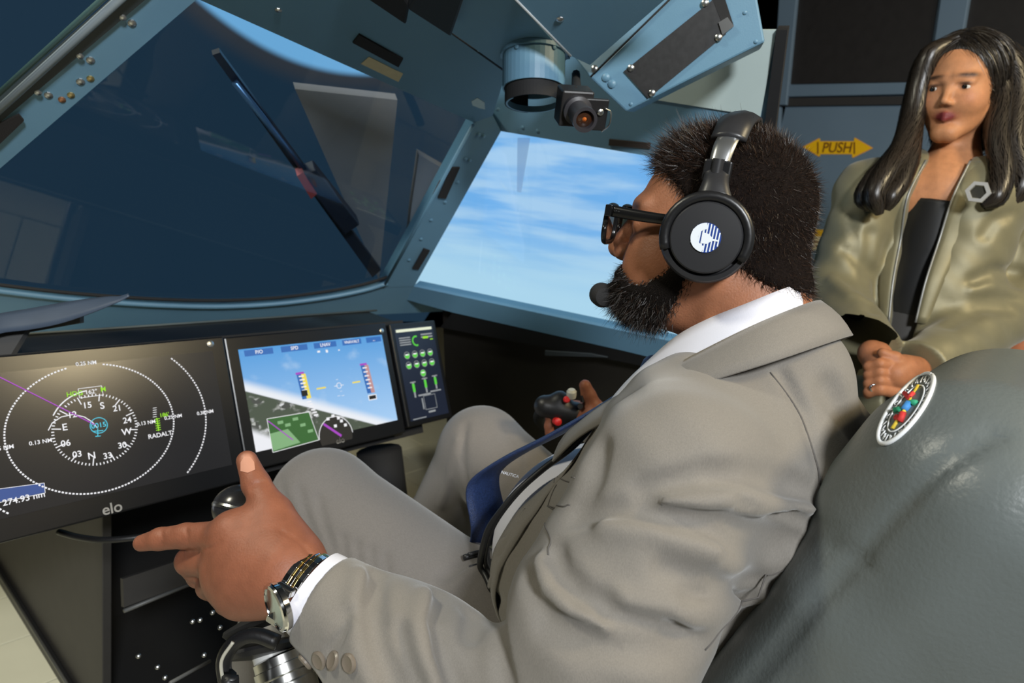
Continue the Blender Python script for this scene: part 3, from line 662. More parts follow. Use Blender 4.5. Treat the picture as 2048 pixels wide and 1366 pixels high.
# ---- flight display monitor
uA = (muv(474, 697)[0]+muv(515, 912)[0])/2; uB = (muv(762, 672)[0]+muv(795, 833)[0])/2; vTp = (muv(474, 697)[1]+muv(762, 672)[1])/2; vBp = (muv(515, 912)[1]+muv(795, 833)[1])/2
pfd = thing('flight_display_monitor', 'touch monitor showing blue sky, tilted coastline and flight data', 'monitor', mpt((uA+uB)/2, vBp-.05, -.02))
mslab('housing', uMid+.0004, uB+.018, vBp-.032, vTp+.026, -.035, 0, bezel, pfd)
def pfd_pic(nt, e):
    b = NB(nt); n = b.noise(4, 1.2, 1)
    sky = b.mix(b.y, srgb(170, 208, 245), srgb(92, 160, 222)); sky = b.mix(b.m('MULTIPLY', b.step(n, .55, .75), .5), sky, srgb(190, 215, 240))
    # horizon runs down to the right
    h = b.m('SUBTRACT', b.y, b.m('SUBTRACT', .60, b.m('MULTIPLY', b.x, .72)))
    sky = b.mix(b.step(h, .14, .02), sky, srgb(236, 240, 246))
    city = b.voro(26, 1.5, 1.6); sep = nt.nodes.new('ShaderNodeSeparateColor'); nt.links.new(city, sep.inputs[0])
    land = b.mix(b.step(sep.outputs[0], .3, .75), (.09, .095, .085), (.50, .51, .48)); land = b.mix(b.m('MULTIPLY', b.step(sep.outputs[1], .80, .9), .8), land, (.75, .76, .78))
    land = b.mix(b.step(b.noise(6), .60, .5), land, (.09, .11, .08))
    wcorner = b.m('MULTIPLY', b.step(b.m('ADD', b.x, b.y), .26, .17), 1.0); land = b.mix(wcorner, land, (.85, .86, .90))
    c = b.mix(b.step(h, .0, -.015), sky, land); nt.links.new(c, e.inputs[0]); e.inputs[1].default_value = 1.0
uvquad('screen', [mpt(uA, vTp, .0008), mpt(uB, vTp, .0008), mpt(uB, vBp, .0008), mpt(uA, vBp, .0008)], .002, screenmat('flight_picture', pfd_pic), pfd, MN)
W_ = uB-uA; H_ = vTp-vBp
def f2(x, y): return (uA+x*W_, vBp+y*H_)
def rect(x0, x1, y0, y1): return [f2(x0, y0), f2(x1, y0), f2(x1, y1), f2(x0, y1)]
btn = mat('button_blue', (0, 0, 0), .5, emit=1, ecol=srgb(45, 105, 180))
for x0, x1, s in ((.03, .205, 'P/O'), (.255, .43, 'SPD'), (.475, .635, 'LNAV'), (.68, .825, 'VNAV/ALT'), (.865, .985, '...')):
    mpoly('menu_button', [rect(x0, x1, .925, .985)], .0014, btn, pfd)
    text('lettering', s, mpt(*f2((x0+x1)/2, .955), .0018), MX, MY, .010 if len(s) < 5 else .0085, gw, pfd, 'CENTER', .0001)
def tape(x, y0, y1, marks, sl):
    mpoly('tape', [[f2(x, y0), f2(x+.055, y0), f2(x+.055-sl, y1), f2(x-sl, y1)]], .0014, btn, pfd)
    mpoly('tape_scale', [[f2(x+.03, y0), f2(x+.06, y0), f2(x+.06-sl, y1), f2(x+.03-sl, y1)]], .0016, marks, pfd)
    mpoly('tape_marks', [rect(x+.012-sl*k/6, x+.045-sl*k/6, y0+(y1-y0)*k/7+.008, y0+(y1-y0)*k/7+.022) for k in range(1, 7)], .0018, gw, pfd)
    mpoly('tape_bug', [rect(x-sl-.005, x-sl+.05, y1, y1+.022)], .0018, gm, pfd)
tape(.335, .42, .68, gy, .01); tape(.80, .36, .68, mat('tape_red', (0, 0, 0), .5, emit=.8, ecol=(.65, .35, .35)), .015)
mpoly('airspeed_box', [rect(.335, .375, .45, .51)], .0020, gk, pfd); mpoly('altitude_box', [rect(.80, .865, .28, .34)], .0018, gw, pfd); mpoly('altitude_window', [rect(.806, .859, .29, .33)], .0020, gk, pfd)
mpoly('speed_ladder', [rect(.36+k*.006, .39+k*.006, .38-k*.03, .395-k*.03) for k in range(6)], .0018, gw, pfd)
for pg_ in [rect(.44, .505, .495, .512), rect(.70, .76, .498, .515)]: mpoly('attitude_bar', [pg_], .0018, gy, pfd)
mpoly('flight_path_marker', arc(f2(.60, .50), .006, 0, 360, 14, .0012)+[rect(.565, .59, .497, .503), rect(.61, .635, .497, .503)], .0018, gw, pfd)
for pg_ in [rect(.575, .595, .39, .394), rect(.605, .625, .385, .389), rect(.585, .60, .565, .569), rect(.60, .615, .435, .438), rect(.49, .51, .88, .90), rect(.55, .565, .87, .90), rect(.64, .652, .875, .887)]: mpoly('ladder_dash', [pg_], .0018, gw, pfd)
grn = mat('map_green', (0, 0, 0), .5, emit=1, ecol=(.035, .13, .03)); grn2 = mat('map_pale_green', (0, 0, 0), .5, emit=1, ecol=(.22, .42, .20))
mq = pxpoly([(533, 838), (617, 824), (637, 880), (545, 905)]); mpoly('map_inset', [mq], .0013, grn, pfd)
mpoly('map_frame', [seg(mq[i], mq[(i+1) % 4], .0012) for i in range(4)], .0016, gw, pfd)
mpoly('map_fields', [pxpoly([(538, 868), (575, 858), (600, 885), (546, 902)])]+[pxquad(x, y, .012, .006) for x, y in ((560, 845), (590, 838), (605, 850), (620, 862), (575, 850))], .0015, grn2, pfd)
mpoly('map_track', [seg(muv(535, 842), muv(585, 880), .0022)], .0018, gm, pfd)
hc = muv(672, 872); mpoly('heading_dial', [[(hc[0]+.040*math.cos(math.radians(a)), hc[1]+.040*math.sin(math.radians(a))) for a in range(-20, 201, 10)]], .0013, mat('dial_black', (0, 0, 0), .5, emit=1, ecol=(.02, .018, .016)), pfd)
mpoly('dial_marks', arc(hc, .041, 0, 180, 20, .0016)+[pxquad(x, y, .007, .006) for x, y in ((655, 838), (665, 832), (676, 836), (690, 850), (670, 852), (682, 842))], .0016, gw, pfd)
mpoly('dial_course', [seg(muv(646, 848), muv(682, 872), .005)], .0018, gm, pfd)
mtext('elo', 680, 881, .017, logo, pfd)
lathe('power_button', [(.006, 0), (.0055, .002), (.002, .003)], mpt(*muv(763, 662), 0), MN, steel, pfd, 20)
# ---- small systems display
uC = muv(784, 665)[0]; uD = (muv(862, 657)[0]+muv(888, 822)[0])/2+.006; uC = (muv(780, 665)[0]+muv(818, 836)[0])/2+.004; vTs = muv(820, 655)[1]; vBs = muv(853, 836)[1]
sysd = thing('systems_display', 'small dark upright display with rows of green round gauges', 'monitor', mpt((uC+uD)/2, vBs-.03, -.01))
mslab('housing', uC-.010, uD+.012, vBs-.012, vTs+.012, -.022, .004, bezel, sysd)
Ws = uD-uC; Hs = vTs-vBs
mpoly('screen', [[(uC, vBs), (uD, vBs), (uD, vTs), (uC, vTs)]], .0048, mat('navy_screen', (.004, .005, .008), .3, emit=1, ecol=(.010, .014, .028)), sysd)
def g2(x, y): return (uC+x*Ws, vBs+y*Hs)
grect = lambda x0, x1, y0, y1: [g2(x0, y0), g2(x1, y0), g2(x1, y1), g2(x0, y1)]
lgreen = mat('gauge_green', (0, 0, 0), .5, emit=1, ecol=(.10, .62, .05)); ggrey = mat('gauge_grey', (0, 0, 0), .5, emit=1, ecol=(.30, .32, .33)); gcream = mat('gauge_cream', (0, 0, 0), .5, emit=1, ecol=(.80, .85, .65))
mpoly('title_bar', [grect(.04, .96, .955, .985)], .0054, gcream, sysd)
for (x, y) in [(x, .70) for x in (.20, .40, .60, .80)]+[(x, .59) for x in (.20, .40, .60, .80)]+[(.52, .485)]:
    c = g2(x, y); full = y < .5
    gobj = mpoly('gauge', [[(c[0]+.0078*math.cos(math.radians(a)), c[1]+.0078*math.sin(math.radians(a))) for a in (range(0, 360, 15) if full else range(180, 391, 15))]], .0054, lgreen, sysd)
    mpoly('gauge_ring', arc(c, .0082, 0, 360, 20, .0012), .0056, ggrey, gobj); mpoly('gauge_value', [[(c[0]-.005, c[1]), (c[0]+.005, c[1]), (c[0]+.005, c[1]+.003), (c[0]-.005, c[1]+.003)]], .0058, gw, gobj)
mpoly('torque_arc', arc(g2(.50, .845), .011, 70, 290, 16, .004), .0054, lgreen, sysd)
for pg_ in ([grect(.08, .36, .885-k*.025, .897-k*.025) for k in range(4)]+[grect(.64, .94, .90-k*.03, .915-k*.03) for k in range(2)]+[grect(.06, .40, .01, .02)]): mpoly('text_line', [pg_], .0054, ggrey, sysd)
mpoly('text_highlight', [grect(.68, .82, .86, .885), grect(.86, .94, .84, .85)], .0056, gg, sysd)
for x, y0, y1 in ((.22, .24, .40), (.53, .27, .42), (.80, .29, .43)):
    mpoly('lever_scale', [grect(x-.02, x+.02, y0, y1), grect(x-.07, x+.07, y1, y1+.012)], .0054, ggrey, sysd); mpoly('lever_bar', [grect(x-.03, x+.03, (y0+y1)/2-.02, y1-.01)], .0056, lgreen, sysd)
mpoly('control_box', [seg(g2(a, b), g2(c, d), .0012) for a, b, c, d in ((.42, .09, .72, .09), (.72, .09, .72, .24), (.72, .24, .42, .24), (.42, .24, .42, .09))]+[grect(.30, .62, .245, .262), grect(.62, .90, .265, .28), grect(.48, .66, .05, .07), grect(.36, .39, .10, .22)], .0054, ggrey, sysd)

# ---- glareshield, instrument panel, visor blade
gs = thing('glareshield', 'black instrument panel hood running above the monitors', 'instrument panel', (.6, 1.3, .9))
zt = atY(620, 634, 1.36)[2]
box('hood', (-.35, 1.235, zt-.035), (1.10, 1.38, zt), mat('hood_vinyl', (.012, .012, .013), .25), gs, .006)
tube('hood_edge', [(-.35, 1.378, zt+.002), (1.12, 1.37, zt+.002)], .0025, mat('edge_grey', (.10, .12, .12), .5), gs, 6)
prism('fascia', [mpt(-.35, vBp-.045, -.040), mpt(1.09, vBp-.045, -.040), mpt(1.09, -.01, -.040), mpt(-.35, -.01, -.040)], .02, blackmat, gs, MN)
vb = thing('sun_visor_blade', 'blue-grey curved visor blade resting above the dark navigation monitor', 'visor', P(120, 640, 1.12))
vis = [((-45, 639), (-45, 690)), ((0, 628), (0, 668)), ((60, 618), (60, 660)), ((120, 607), (120, 648)), ((180, 598), (180, 628)), ((220, 594), (222, 611)), ((240, 594), (243, 602)), ((258, 590), (259, 593))]
ribbon('blade', [P(x, y, 1.09) for (x, y), _ in vis], [P(x, y, 1.06) for _, (x, y) in vis], .004, mat('visor_blue', (.045, .065, .105), .45, noise=.1, nscale=20), vb, n=30, out=P(100, 700, 1.3))
prism('bracket', [P(85, 640, 1.09), P(160, 628, 1.09), P(160, 645, 1.09), P(30, 668, 1.09)], .01, mat('visor_grey', (.10, .10, .10), .5), vb)
prism('support', [P(-40, 676, 1.08), P(55, 655, 1.08), P(20, 712, 1.08), P(-40, 722, 1.08)], .012, MATS['visor_grey'], vb)

# ---- side wall and footwell
lw = thing('cockpit_side_wall', 'black lower side wall with ledge under the side window', 'wall panel', (1.3, .9, .35))
def swall(px, py, off=0.): return sp(px, py, off)
prism('wall_panel', [sp(885, 612, -.03), sp(1250, 690, -.03), sp(1560, 760, -.03), sp(1560, 1160, -.03), sp(900, 1010, -.03)], .03, mat('brown_black', (.014, .012, .010), .55, noise=.08, nscale=8), lw, SPn)
prism('ledge', [sp(880, 655, .0), sp(905, 625, .0), sp(1500, 755, .0), sp(1500, 775, .0), sp(1200, 715, .0)], .05, black, lw, SPn)
prism('metal_strip', [sp(1090, 702, .004), sp(1180, 708, .004), sp(1215, 715, .004), sp(1090, 711, .004)], .004, mat('strip_grey', (.06, .07, .08), .4), lw, SPn)
ped = thing('pedestal_board', 'dark grey upright board standing on the floor under the navigation monitor', 'board', (.475, 1.5, 0))
yE = atX(213, 1150, .475)[1]
box('board', (.467, yE, 0), (.485, 2.3, .70), mat('dark_grey_board', (.05, .046, .042), .55, noise=.1, nscale=20), ped, .002)
box('kick_strip', (.452, .95, 0.0), (.466, 2.3, .03), black, ped, .003)
tube('metal_edge', [(.452, .95, .032), (.452, 2.3, .032)], .004, mat('edge_steel', (.3, .3, .28), .35, .8), ped, 6)
tube('cable', [P(118, 1064, 1.15), P(160, 1075, 1.13), P(215, 1080, 1.12), P(300, 1072, 1.14), P(420, 1060, 1.2)], .0055, black, ped, 8, n=24)
fwl = thing('footwell', 'black footwell box with dim ledges below the monitors', 'footwell', (.85, 1.6, 0))
box('back_panel', (.49, 1.72, 0), (1.22, 1.74, .80), blackmat, fwl)
box('floor_mat', (.49, .0, .0), (1.30, 1.72, .02), mat('floor_mat_black', (.012, .012, .012), .8, bump=.3, bscale=200), fwl)
olive = MATS['dark_grey_board']
prism('dim_panel', [P(246, 1158, 1.30), P(420, 1100, 1.45), P(420, 1150, 1.45), P(248, 1215, 1.30)], .01, olive, fwl)
tube('ledge_rail', [P(248, 1222, 1.28), P(420, 1152, 1.44)], .004, mat('rail_grey', (.12, .12, .115), .4), fwl, 6)
tube('floor_rail', [P(340, 1366, 1.1), P(420, 1322, 1.2)], .003, mat('rail_grey', (.12, .12, .115), .4), fwl, 6)
for x, y in ((400, 1240), (425, 1225), (277, 1312), (315, 1334), (330, 1355), (440, 1255), (408, 1310), (385, 1243)): screw(P(x, y, 1.25), nrm(CAM-P(x, y, 1.25)), .0045, fwl)
tube('pipe', [P(758, 900, 1.64), P(772, 1010, 1.66)], .054, blackmat, fwl, 12)
# ================================================================== SEAT
leather = mat('grey_leather', srgb(97, 103, 102), .36, noise=.05, nscale=9, bump=.22, bscale=240)
RA_ = math.radians(20)
sU = np.array([0, -math.sin(RA_), math.cos(RA_)]); sF = np.array([0, math.cos(RA_), math.sin(RA_)])
SR = np.array([[1, 0, 0], sF, sU])            # local axes: across, front, up
sc0 = np.array([.815, .135, .92])              # point on the front face, mid back
def seat_back(p):
    q = (p-sc0.astype(np.float32)) @ SR.T.astype(np.float32)
    # main cushion
    d = rbox(p, sc0+sU*-.06-sF*.075, (.225, .085, .335), .075, SR)
    # head bolster, rounder and a little narrower
    d = smin(d, rbox(p, sc0+sU*.170-sF*.045, (.22, .105, .125), .095, SR), .05)
    # front side bolsters
    for s in (-1, 1): d = smin(d, rc(p, sc0+sU*-.33+np.array([s*.185, 0, 0])-sF*.02, sc0+sU*.05+np.array([s*.185, 0, 0])-sF*.02, .045, .045), .05)
    # seam grooves: across the front and down the side
    return d
seat_raw = seat_back
SEAMS = [(cast(seat_raw, [(1990, 868), (1900, 922), (1800, 1015), (1700, 1130), (1600, 1245), (1500, 1366), (1440, 1440)]).astype(np.float32), .007, .005), (cast(seat_raw, [(1660, 1090), (1690, 1102), (1735, 1130)]).astype(np.float32), .004, .004),
         (cast(seat_raw, [(2048, 980), (1990, 1010), (1900, 1110), (1780, 1270), (1700, 1380)]).astype(np.float32), .03, -.006)]
def seat_back(p):
    d = seat_raw(p)
    for pts, w__, dp in SEAMS: d = d+dp*np.exp(-(pdist(p, pts)/w__)**2)
    return d
st_ = thing('pilot_seat', 'grey leather pilot seat with an embroidered oval emblem on the headrest', 'seat', (.815, .3, 0))
V, Q = surface(seat_back, (.5, -.30, .45), (1.13, .40, 1.35), .008); vmesh('backrest', V, Q, leather, st_)
def seat_cush(p): return rbox(p, (.81, .42, .43), (.24, .27, .075), .06)
V, Q = surface(seat_cush, (.53, .10, .30), (1.09, .74, .55), .012); vmesh('seat_cushion', V, Q, leather, st_)
box('seat_base', (.64, .20, .02), (.98, .62, .36), black, st_, .01)
# piping and emblem on the visible face of the backrest
emw = mat('emblem_white', srgb(225, 228, 230), .6); ecx, ecy = 1813, 818
def emb(t, r):   # emblem point in pixels: long axis tilted, r in 0..1
    a = np.array([52, -66]); b = np.array([-17, -23]); return (ecx+a[0]*math.cos(t)*r+b[0]*math.sin(t)*r, ecy+a[1]*math.cos(t)*r+b[1]*math.sin(t)*r)
em = None
def embring(name, r, rad, m, parent, n=60, a0=0, a1=2*math.pi):
    pts = cast(seat_back, [emb(a0+(a1-a0)*i/n, r) for i in range(n+1)]); return tube(name, pts+grad(seat_back, pts)*.0006, rad, m, parent, 5)
em = embring('emblem', 1.0, .0021, emw, st_); embring('inner_ring', .66, .0007, emw, em)
for k in range(26):
    t = 2*math.pi*k/26; pts = cast(seat_back, [emb(t-.06, .76), emb(t+.05, .92), emb(t+.08, .80)] if k % 2 else [emb(t, .75), emb(t+.03, .92)])
    tube('emblem_letter', pts+grad(seat_back, pts)*.0006, .0007, emw, em, 5)
def emline(name, pp, rad, col):
    pts = cast(seat_back, [(ecx+x, ecy+y) for x, y in pp]); tube(name, pts+grad(seat_back, pts)*.0008, rad, col, em, 6)
emline('spear', [(-27, 40), (0, 0), (24, -45)], .0016, mat('thread_yellow', (.75, .55, .05), .7))
emline('figure', [(-3, -30), (6, -20), (14, -30)], .0022, mat('thread_red', (.55, .03, .03), .7)); emline('figure', [(-18, 18), (-10, 24), (-6, 10)], .0032, MATS['thread_red'])
emline('figure', [(2, -8), (12, -12), (20, -10)], .0028, mat('thread_green', (.02, .30, .16), .7)); emline('figure', [(-22, 4), (-14, 2), (-8, 4)], .0028, MATS['thread_green'])
emline('figure', [(-4, 4), (2, -4), (6, -10)], .0034, mat('thread_blue', (.05, .25, .6), .7))

# ================================================================== SEATED MAN
man = thing('person', 'bearded man in a grey suit seated and pointing, wearing a headset', 'person', (.80, .30, .45))
suit = mat('grey_suit', srgb(124, 119, 112), .75, noise=.10, nscale=900, bump=.25, bscale=1400, spec=.25, sheen=.25, stretch=(1, 1, .25))
suit_t = mat('grey_trousers', srgb(120, 115, 111), .75, noise=.10, nscale=900, bump=.25, bscale=1400, spec=.25, sheen=.2, stretch=(1, .25, 1))
seamm = mat('suit_seam', srgb(92, 88, 84), .9); lining = mat('jacket_lining', srgb(62, 56, 54), .7)
skin = mat('skin', (.5, .3, .2), .50, attr='tint', noise=.12, nscale=70, bump=.22, bscale=450, spec=.3)
skin.node_tree.nodes['Principled BSDF'].inputs['Subsurface Weight'].default_value = .08
skin.node_tree.nodes['Principled BSDF'].inputs['Subsurface Radius'].default_value = (.01, .004, .002)
shirtm = mat('white_shirt', srgb(222, 222, 232), .65, bump=.1, bscale=900)
HY = math.radians(17); hL = np.array([-math.cos(HY), -math.sin(HY), 0]); hF = np.array([-math.sin(HY), math.cos(HY), 0]); hU = np.array([0, 0, 1.])
OH = P(1402, 470, .72)-hL*.083
def H(a, b, c): return OH+hL*a+hF*b+hU*c
HR = np.array([hL, hF, hU]).astype(np.float32); OHf = OH.astype(np.float32)
LSH, LEL, LWR = np.array([.575, .245, 1.045]), np.array([.455, .275, .79]), P(645, 1196, .688)
RSH, REL, RWR = np.array([.955, .27, 1.045]), np.array([1.04, .40, .83]), P(1190, 840, 1.22)
NB_ = np.array([.765, .255, 1.10])
def head_local(q):
    x = np.abs(q[:, 0]); s = np.stack([x, q[:, 1], q[:, 2]], 1)
    d = ell(q, (0, -.012, .036), (.075, .089, .080))
    d = smin(d, ell(q, (0, .036, -.018), (.064, .056, .085)), .03)
    d = smin(d, ell(s, (.036, .040, -.050), (.036, .046, .042)), .025)        # cheeks
    d = smin(d, rc(s, (.058, -.005, -.042), (.018, .070, -.084), .020, .021), .02)  # jaw
    d = smin(d, ell(q, (0, .074, -.084), (.026, .022, .020)), .02)            # chin
    d = smin(d, rc(s, (.012, .084, .020), (.044, .070, .018), .011, .009), .012)  # brow
    d = smax(d, -ell(s, (.034, .096, -.001), (.019, .014, .011)), .010)       # eye sockets
    d = smin(d, ell(s, (.033, .074, -.002), (.0135, .0125, .0115)), .003)     # eyeballs
    d = smin(d, rc(q, (0, .086, .010), (0, .107, -.034), .009, .0125), .010)  # nose
    d = smin(d, ell(s, (.013, .096, -.039), (.010, .012, .009)), .006)
    d = smax(d, -ell(s, (.007, .100, -.048), (.004, .006, .004)), .003)
    d = smin(d, rc(s, (0, .094, -.060), (.022, .080, -.064), .0075, .004), .006)   # upper lip
    d = smin(d, rc(s, (0, .092, -.073), (.019, .080, -.070), .0085, .004), .006)   # lower lip
    d = smin(d, ell(s, (.078, -.004, .0), (.012, .020, .032)), .008)          # ears
    return d
nkb = (NB_-OH) @ np.array([hL, hF, hU]).T
def head_f(p):
    q = (p-OHf) @ HR.T
    d = head_local(q)
    d = smin(d, rc(q, (0, -.028, -.035), nkb+np.array([0, -.004, -.02]), .058, .066), .03)
    d = smin(d, rc(q, (0, -.055, .0), nkb+np.array([0, -.02, .02]), .036, .055), .03)   # nape
    d = smin(d, ell(q, (0, .030, -.092), (.048, .045, .026)), .03)                      # under-chin
    return d
skA, skB = np.array(srgb(150, 92, 66)), np.array(srgb(178, 118, 84))
V, Q = surface(head_f, OH-[.16, .17, .22], OH+[.16, .17, .18], .003)
q = (V-OHf) @ HR.T; colr = np.tile(np.array(srgb(160, 106, 77)), (len(V), 1))
def blend(mask, c, k=1.): 
    global colr
    m_ = np.clip(mask, 0, 1)[:, None]*k; colr = colr*(1-m_)+np.array(c)*m_
gauss = lambda c, r: np.exp(-(((np.c_[np.abs(q[:, 0]), q[:, 1:]]-np.array(c))/np.array(r))**2).sum(1))
blend(gauss((.0, .095, -.066), (.024, .02, .010))*1.2, srgb(112, 62, 58), .85)
blend(gauss((.033, .085, .018), (.022, .02, .005))*1.3, srgb(30, 22, 20), .8)      # eyebrows
blend(gauss((.033, .088, -.002), (.008, .01, .005))*1.3, srgb(40, 25, 20), .9)
headV, headQ, headC = V, Q, colr

# ---- hands ----------------------------------------------------------------
def finger(p, pts, rads, k=.004): return chain(p, pts, rads, k)
hd = lambda x, y, d: P(x, y, d)
lw_ = P(628, 1172, .70)
IX = [hd(470, 1070, .725), hd(372, 1072, .745), hd(320, 1078, .752), hd(284, 1086, .756)]
MD = [hd(448, 1128, .725), hd(380, 1122, .762), hd(398, 1152, .79), hd(440, 1165, .785)]
RG = [hd(452, 1168, .722), hd(420, 1172, .768), hd(440, 1190, .79), hd(470, 1195, .78)]
PK = [hd(480, 1198, .712), hd(455, 1205, .752), hd(475, 1212, .768), hd(500, 1212, .76)]
TH = [hd(592, 1108, .715), hd(548, 1030, .735), hd(512, 968, .75), hd(494, 922, .758)]
def hand_f(p):
    d = rc(p, P(670, 1205, .69), hd(560, 1140, .706), .029, .030)
    d = smin(d, rc(p, hd(565, 1135, .705), IX[0], .029, .023), .02)
    d = smin(d, rc(p, hd(565, 1150, .703), MD[0], .029, .023), .02)
    d = smin(d, rc(p, hd(562, 1162, .702), RG[0], .027, .021), .02)
    d = smin(d, rc(p, hd(556, 1172, .702), PK[0], .025, .019), .02)
    d = smin(d, rc(p, hd(585, 1120, .71), TH[1], .028, .019), .025)
    d = smin(d, ell(p, hd(520, 1140, .722), (.045, .040, .042)), .02)
    d = smin(d, rc(p, IX[0], TH[1]+(IX[0]-TH[1])*.35, .016, .012), .03)
    d = smin(d, finger(p, IX, [.0165, .0135, .0120, .0092]), .010)
    d = smin(d, finger(p, MD, [.0175, .0155, .013, .012]), .008)
    d = smin(d, finger(p, RG, [.0165, .0145, .012, .011]), .008)
    d = smin(d, finger(p, PK, [.0150, .013, .011, .010]), .008)
    d = smin(d, finger(p, TH, [.022, .0175, .0150, .0115]), .010)
    # knuckle dimples, tendons and thumb creases
    for a, b in ((MD[0], lw_), (RG[0], lw_), (IX[0], lw_)): d = d-.0012*np.exp(-(pdist(p, [a, a+(b-a)*.6])/.006)**2)*0
    for pl_ in HCR: d = d+.0014*np.exp(-(pdist(p, pl_)/.0022)**2)
    return d
HCR = []
HCR += [cast(hand_f, q_).astype(np.float32) for q_ in ([(500, 972), (515, 966), (532, 962)], [(502, 980), (518, 974), (536, 969)], [(372, 1058), (375, 1072), (374, 1086)], [(322, 1064), (325, 1076), (323, 1089)], [(440, 1085), (425, 1095), (405, 1098)], [(560, 1060), (600, 1085), (625, 1115)])]
def right_hand(p):
    w0 = RWR; k0 = P(1150, 835, 1.26)
    d = rc(p, w0, k0, .030, .032)
    for dx, dy in ((0, -14), (-4, 2), (-6, 18), (-4, 32)):
        d = smin(d, finger(p, [k0, P(1128+dx, 822+dy, 1.275), P(1108+dx, 826+dy, 1.26), P(1104+dx, 834+dy, 1.235)], [.016, .012, .0105, .0095]), .006)
    d = smin(d, finger(p, [w0, P(1188, 815, 1.22), P(1177, 790, 1.215), P(1170, 771, 1.21)], [.024, .016, .013, .0105]), .01)
    return d
def body_core(p):
    d = rc(p, NB_+[0, .0, -.02], (.77, .345, .75), .085, .13)
    d = smin(d, rc(p, LSH, RSH, .05, .05), .05)
    d = smin(d, chain(p, [LSH, LEL, lw_], [.05, .042, .027]), .03)
    d = smin(d, chain(p, [RSH, REL, RWR], [.05, .042, .027]), .03)
    for hp, kn, an in (((.69, .34, .62), (.60, .815, .755), (.62, 1.00, .25)), ((.87, .34, .62), (.955, .81, .765), (.93, 1.02, .25))):
        d = smin(d, chain(p, [hp, kn, an], [.085, .055, .04]), .04)
    return d
parts = [(headV, headQ, headC)]
sk_h = np.array(srgb(138, 86, 64))
for fn, lo, hi, rs in ((hand_f, lw_-[.12, .06, .12], lw_+[.11, .30, .17], .0026), (right_hand, RWR-[.10, .10, .10], RWR+[.10, .16, .12], .004), (body_core, (.38, .08, .25), (1.14, 1.10, 1.16), .02)):
    v_s, q_s = surface(fn, lo, hi, rs); c_s = np.tile(sk_h, (len(v_s), 1))
    if fn is hand_f:
        nl = np.exp(-(np.linalg.norm(v_s-(TH[3]+(CAM-TH[3])*.016+np.array([0, 0, .004])), axis=1)/.0085)**4)
        c_s = c_s*(1-nl[:, None]*.8)+np.array(srgb(205, 150, 125))*nl[:, None]*.8
    parts.append((v_s, q_s, c_s))
off = 0; VV = []; QQ = []; CC = []
for v_s, q_s, c_s in parts: VV.append(v_s); QQ.append(q_s+off); CC.append(c_s); off += len(v_s)
bodyo = vmesh('body', np.concatenate(VV), np.concatenate(QQ), skin, man, np.concatenate(CC))
# thumb nail
nailm = mat('finger_nail', srgb(196, 142, 118), .3)
nl_ = cast(hand_f, [(482, 942), (482, 925), (488, 914), (500, 914), (508, 925), (510, 940), (496, 946)]); nv_ = list(nl_+grad(hand_f, nl_)*.0008); nc_ = cast(hand_f, [(495, 930)]); nv_.append((nc_+grad(hand_f, nc_)*.0014)[0]); mesh('thumb_nail', nv_, [(i, (i+1) % 7, 7) for i in range(7)], nailm, man, True)

# ---- clothing -------------------------------------------------------------
def torso_f(p, g=0.):
    d = ell(p, (.765, .285, .94), (.205+g, .128+g, .205+g))
    d = smin(d, ell(p, (.775, .36, .82), (.190+g, .205+g, .165+g)), .05)
    d = smin(d, rc(p, (.61, .25, 1.045), (.925, .26, 1.045), .070+g, .070+g), .06)
    d = smin(d, rc(p, (.765, .225, 1.125), (.765, .25, .98), .060+g, .12+g), .05)
    d = smin(d, rc(p, (.70, .20, 1.00), (.88, .185, .98), .085+g, .085+g), .06)     # shoulder blades
    d = smin(d, ell(p, (.78, .345, .60), (.215+g, .115+g, .12+g)), .04)
    return d
FZ = np.array([.55, .62, .70, .76, .84, .90, .96, 1.02, 1.10, 1.2]); FXL = np.array([.64, .63, .62, .615, .605, .620, .662, .680, .690, .70]); FXR = np.array([.86, .86, .865, .87, .87, .86, .85, .84, .83, .82])
def sleeve_l(p, g=0.): return smax(chain(p, [LSH, LSH+(LEL-LSH)*.5+[-.01, -.008, 0], LEL, LEL+(LWR-LEL)*.55, LWR], [.088+g, .086+g, .080+g, .066+g, .049+g], .03), (p-LWRf) @ CUA, .004)
CUA = nrm(LWR-LEL).astype(np.float32); LWRf = LWR.astype(np.float32)
def sleeve_r(p, g=0.): return chain(p, [RSH, REL, RWR+(REL-RWR)*.15], [.085+g, .072+g, .050+g], .03)
def jacket_base(p):
    d = torso_f(p, .010)
    # open front
    z = p[:, 2]; xl = np.interp(z, FZ, FXL); xr = np.interp(z, FZ, FXR)
    cut = np.maximum(np.maximum(xl-p[:, 0], p[:, 0]-xr), (.31-p[:, 1]))
    d = smax(d, -cut, .008)
    d = smin(d, sleeve_l(p), .022); d = smin(d, sleeve_r(p), .022)
    # hem at the lap, neck hole
    d = smax(d, -(rc(p, NB_+[0, .055, .0], NB_+[0, .055, .25], .072, .085)), .01)
    return d
JB = jacket_base
CREASES = []   # (pixel polyline, half width, depth: + groove, - ridge)
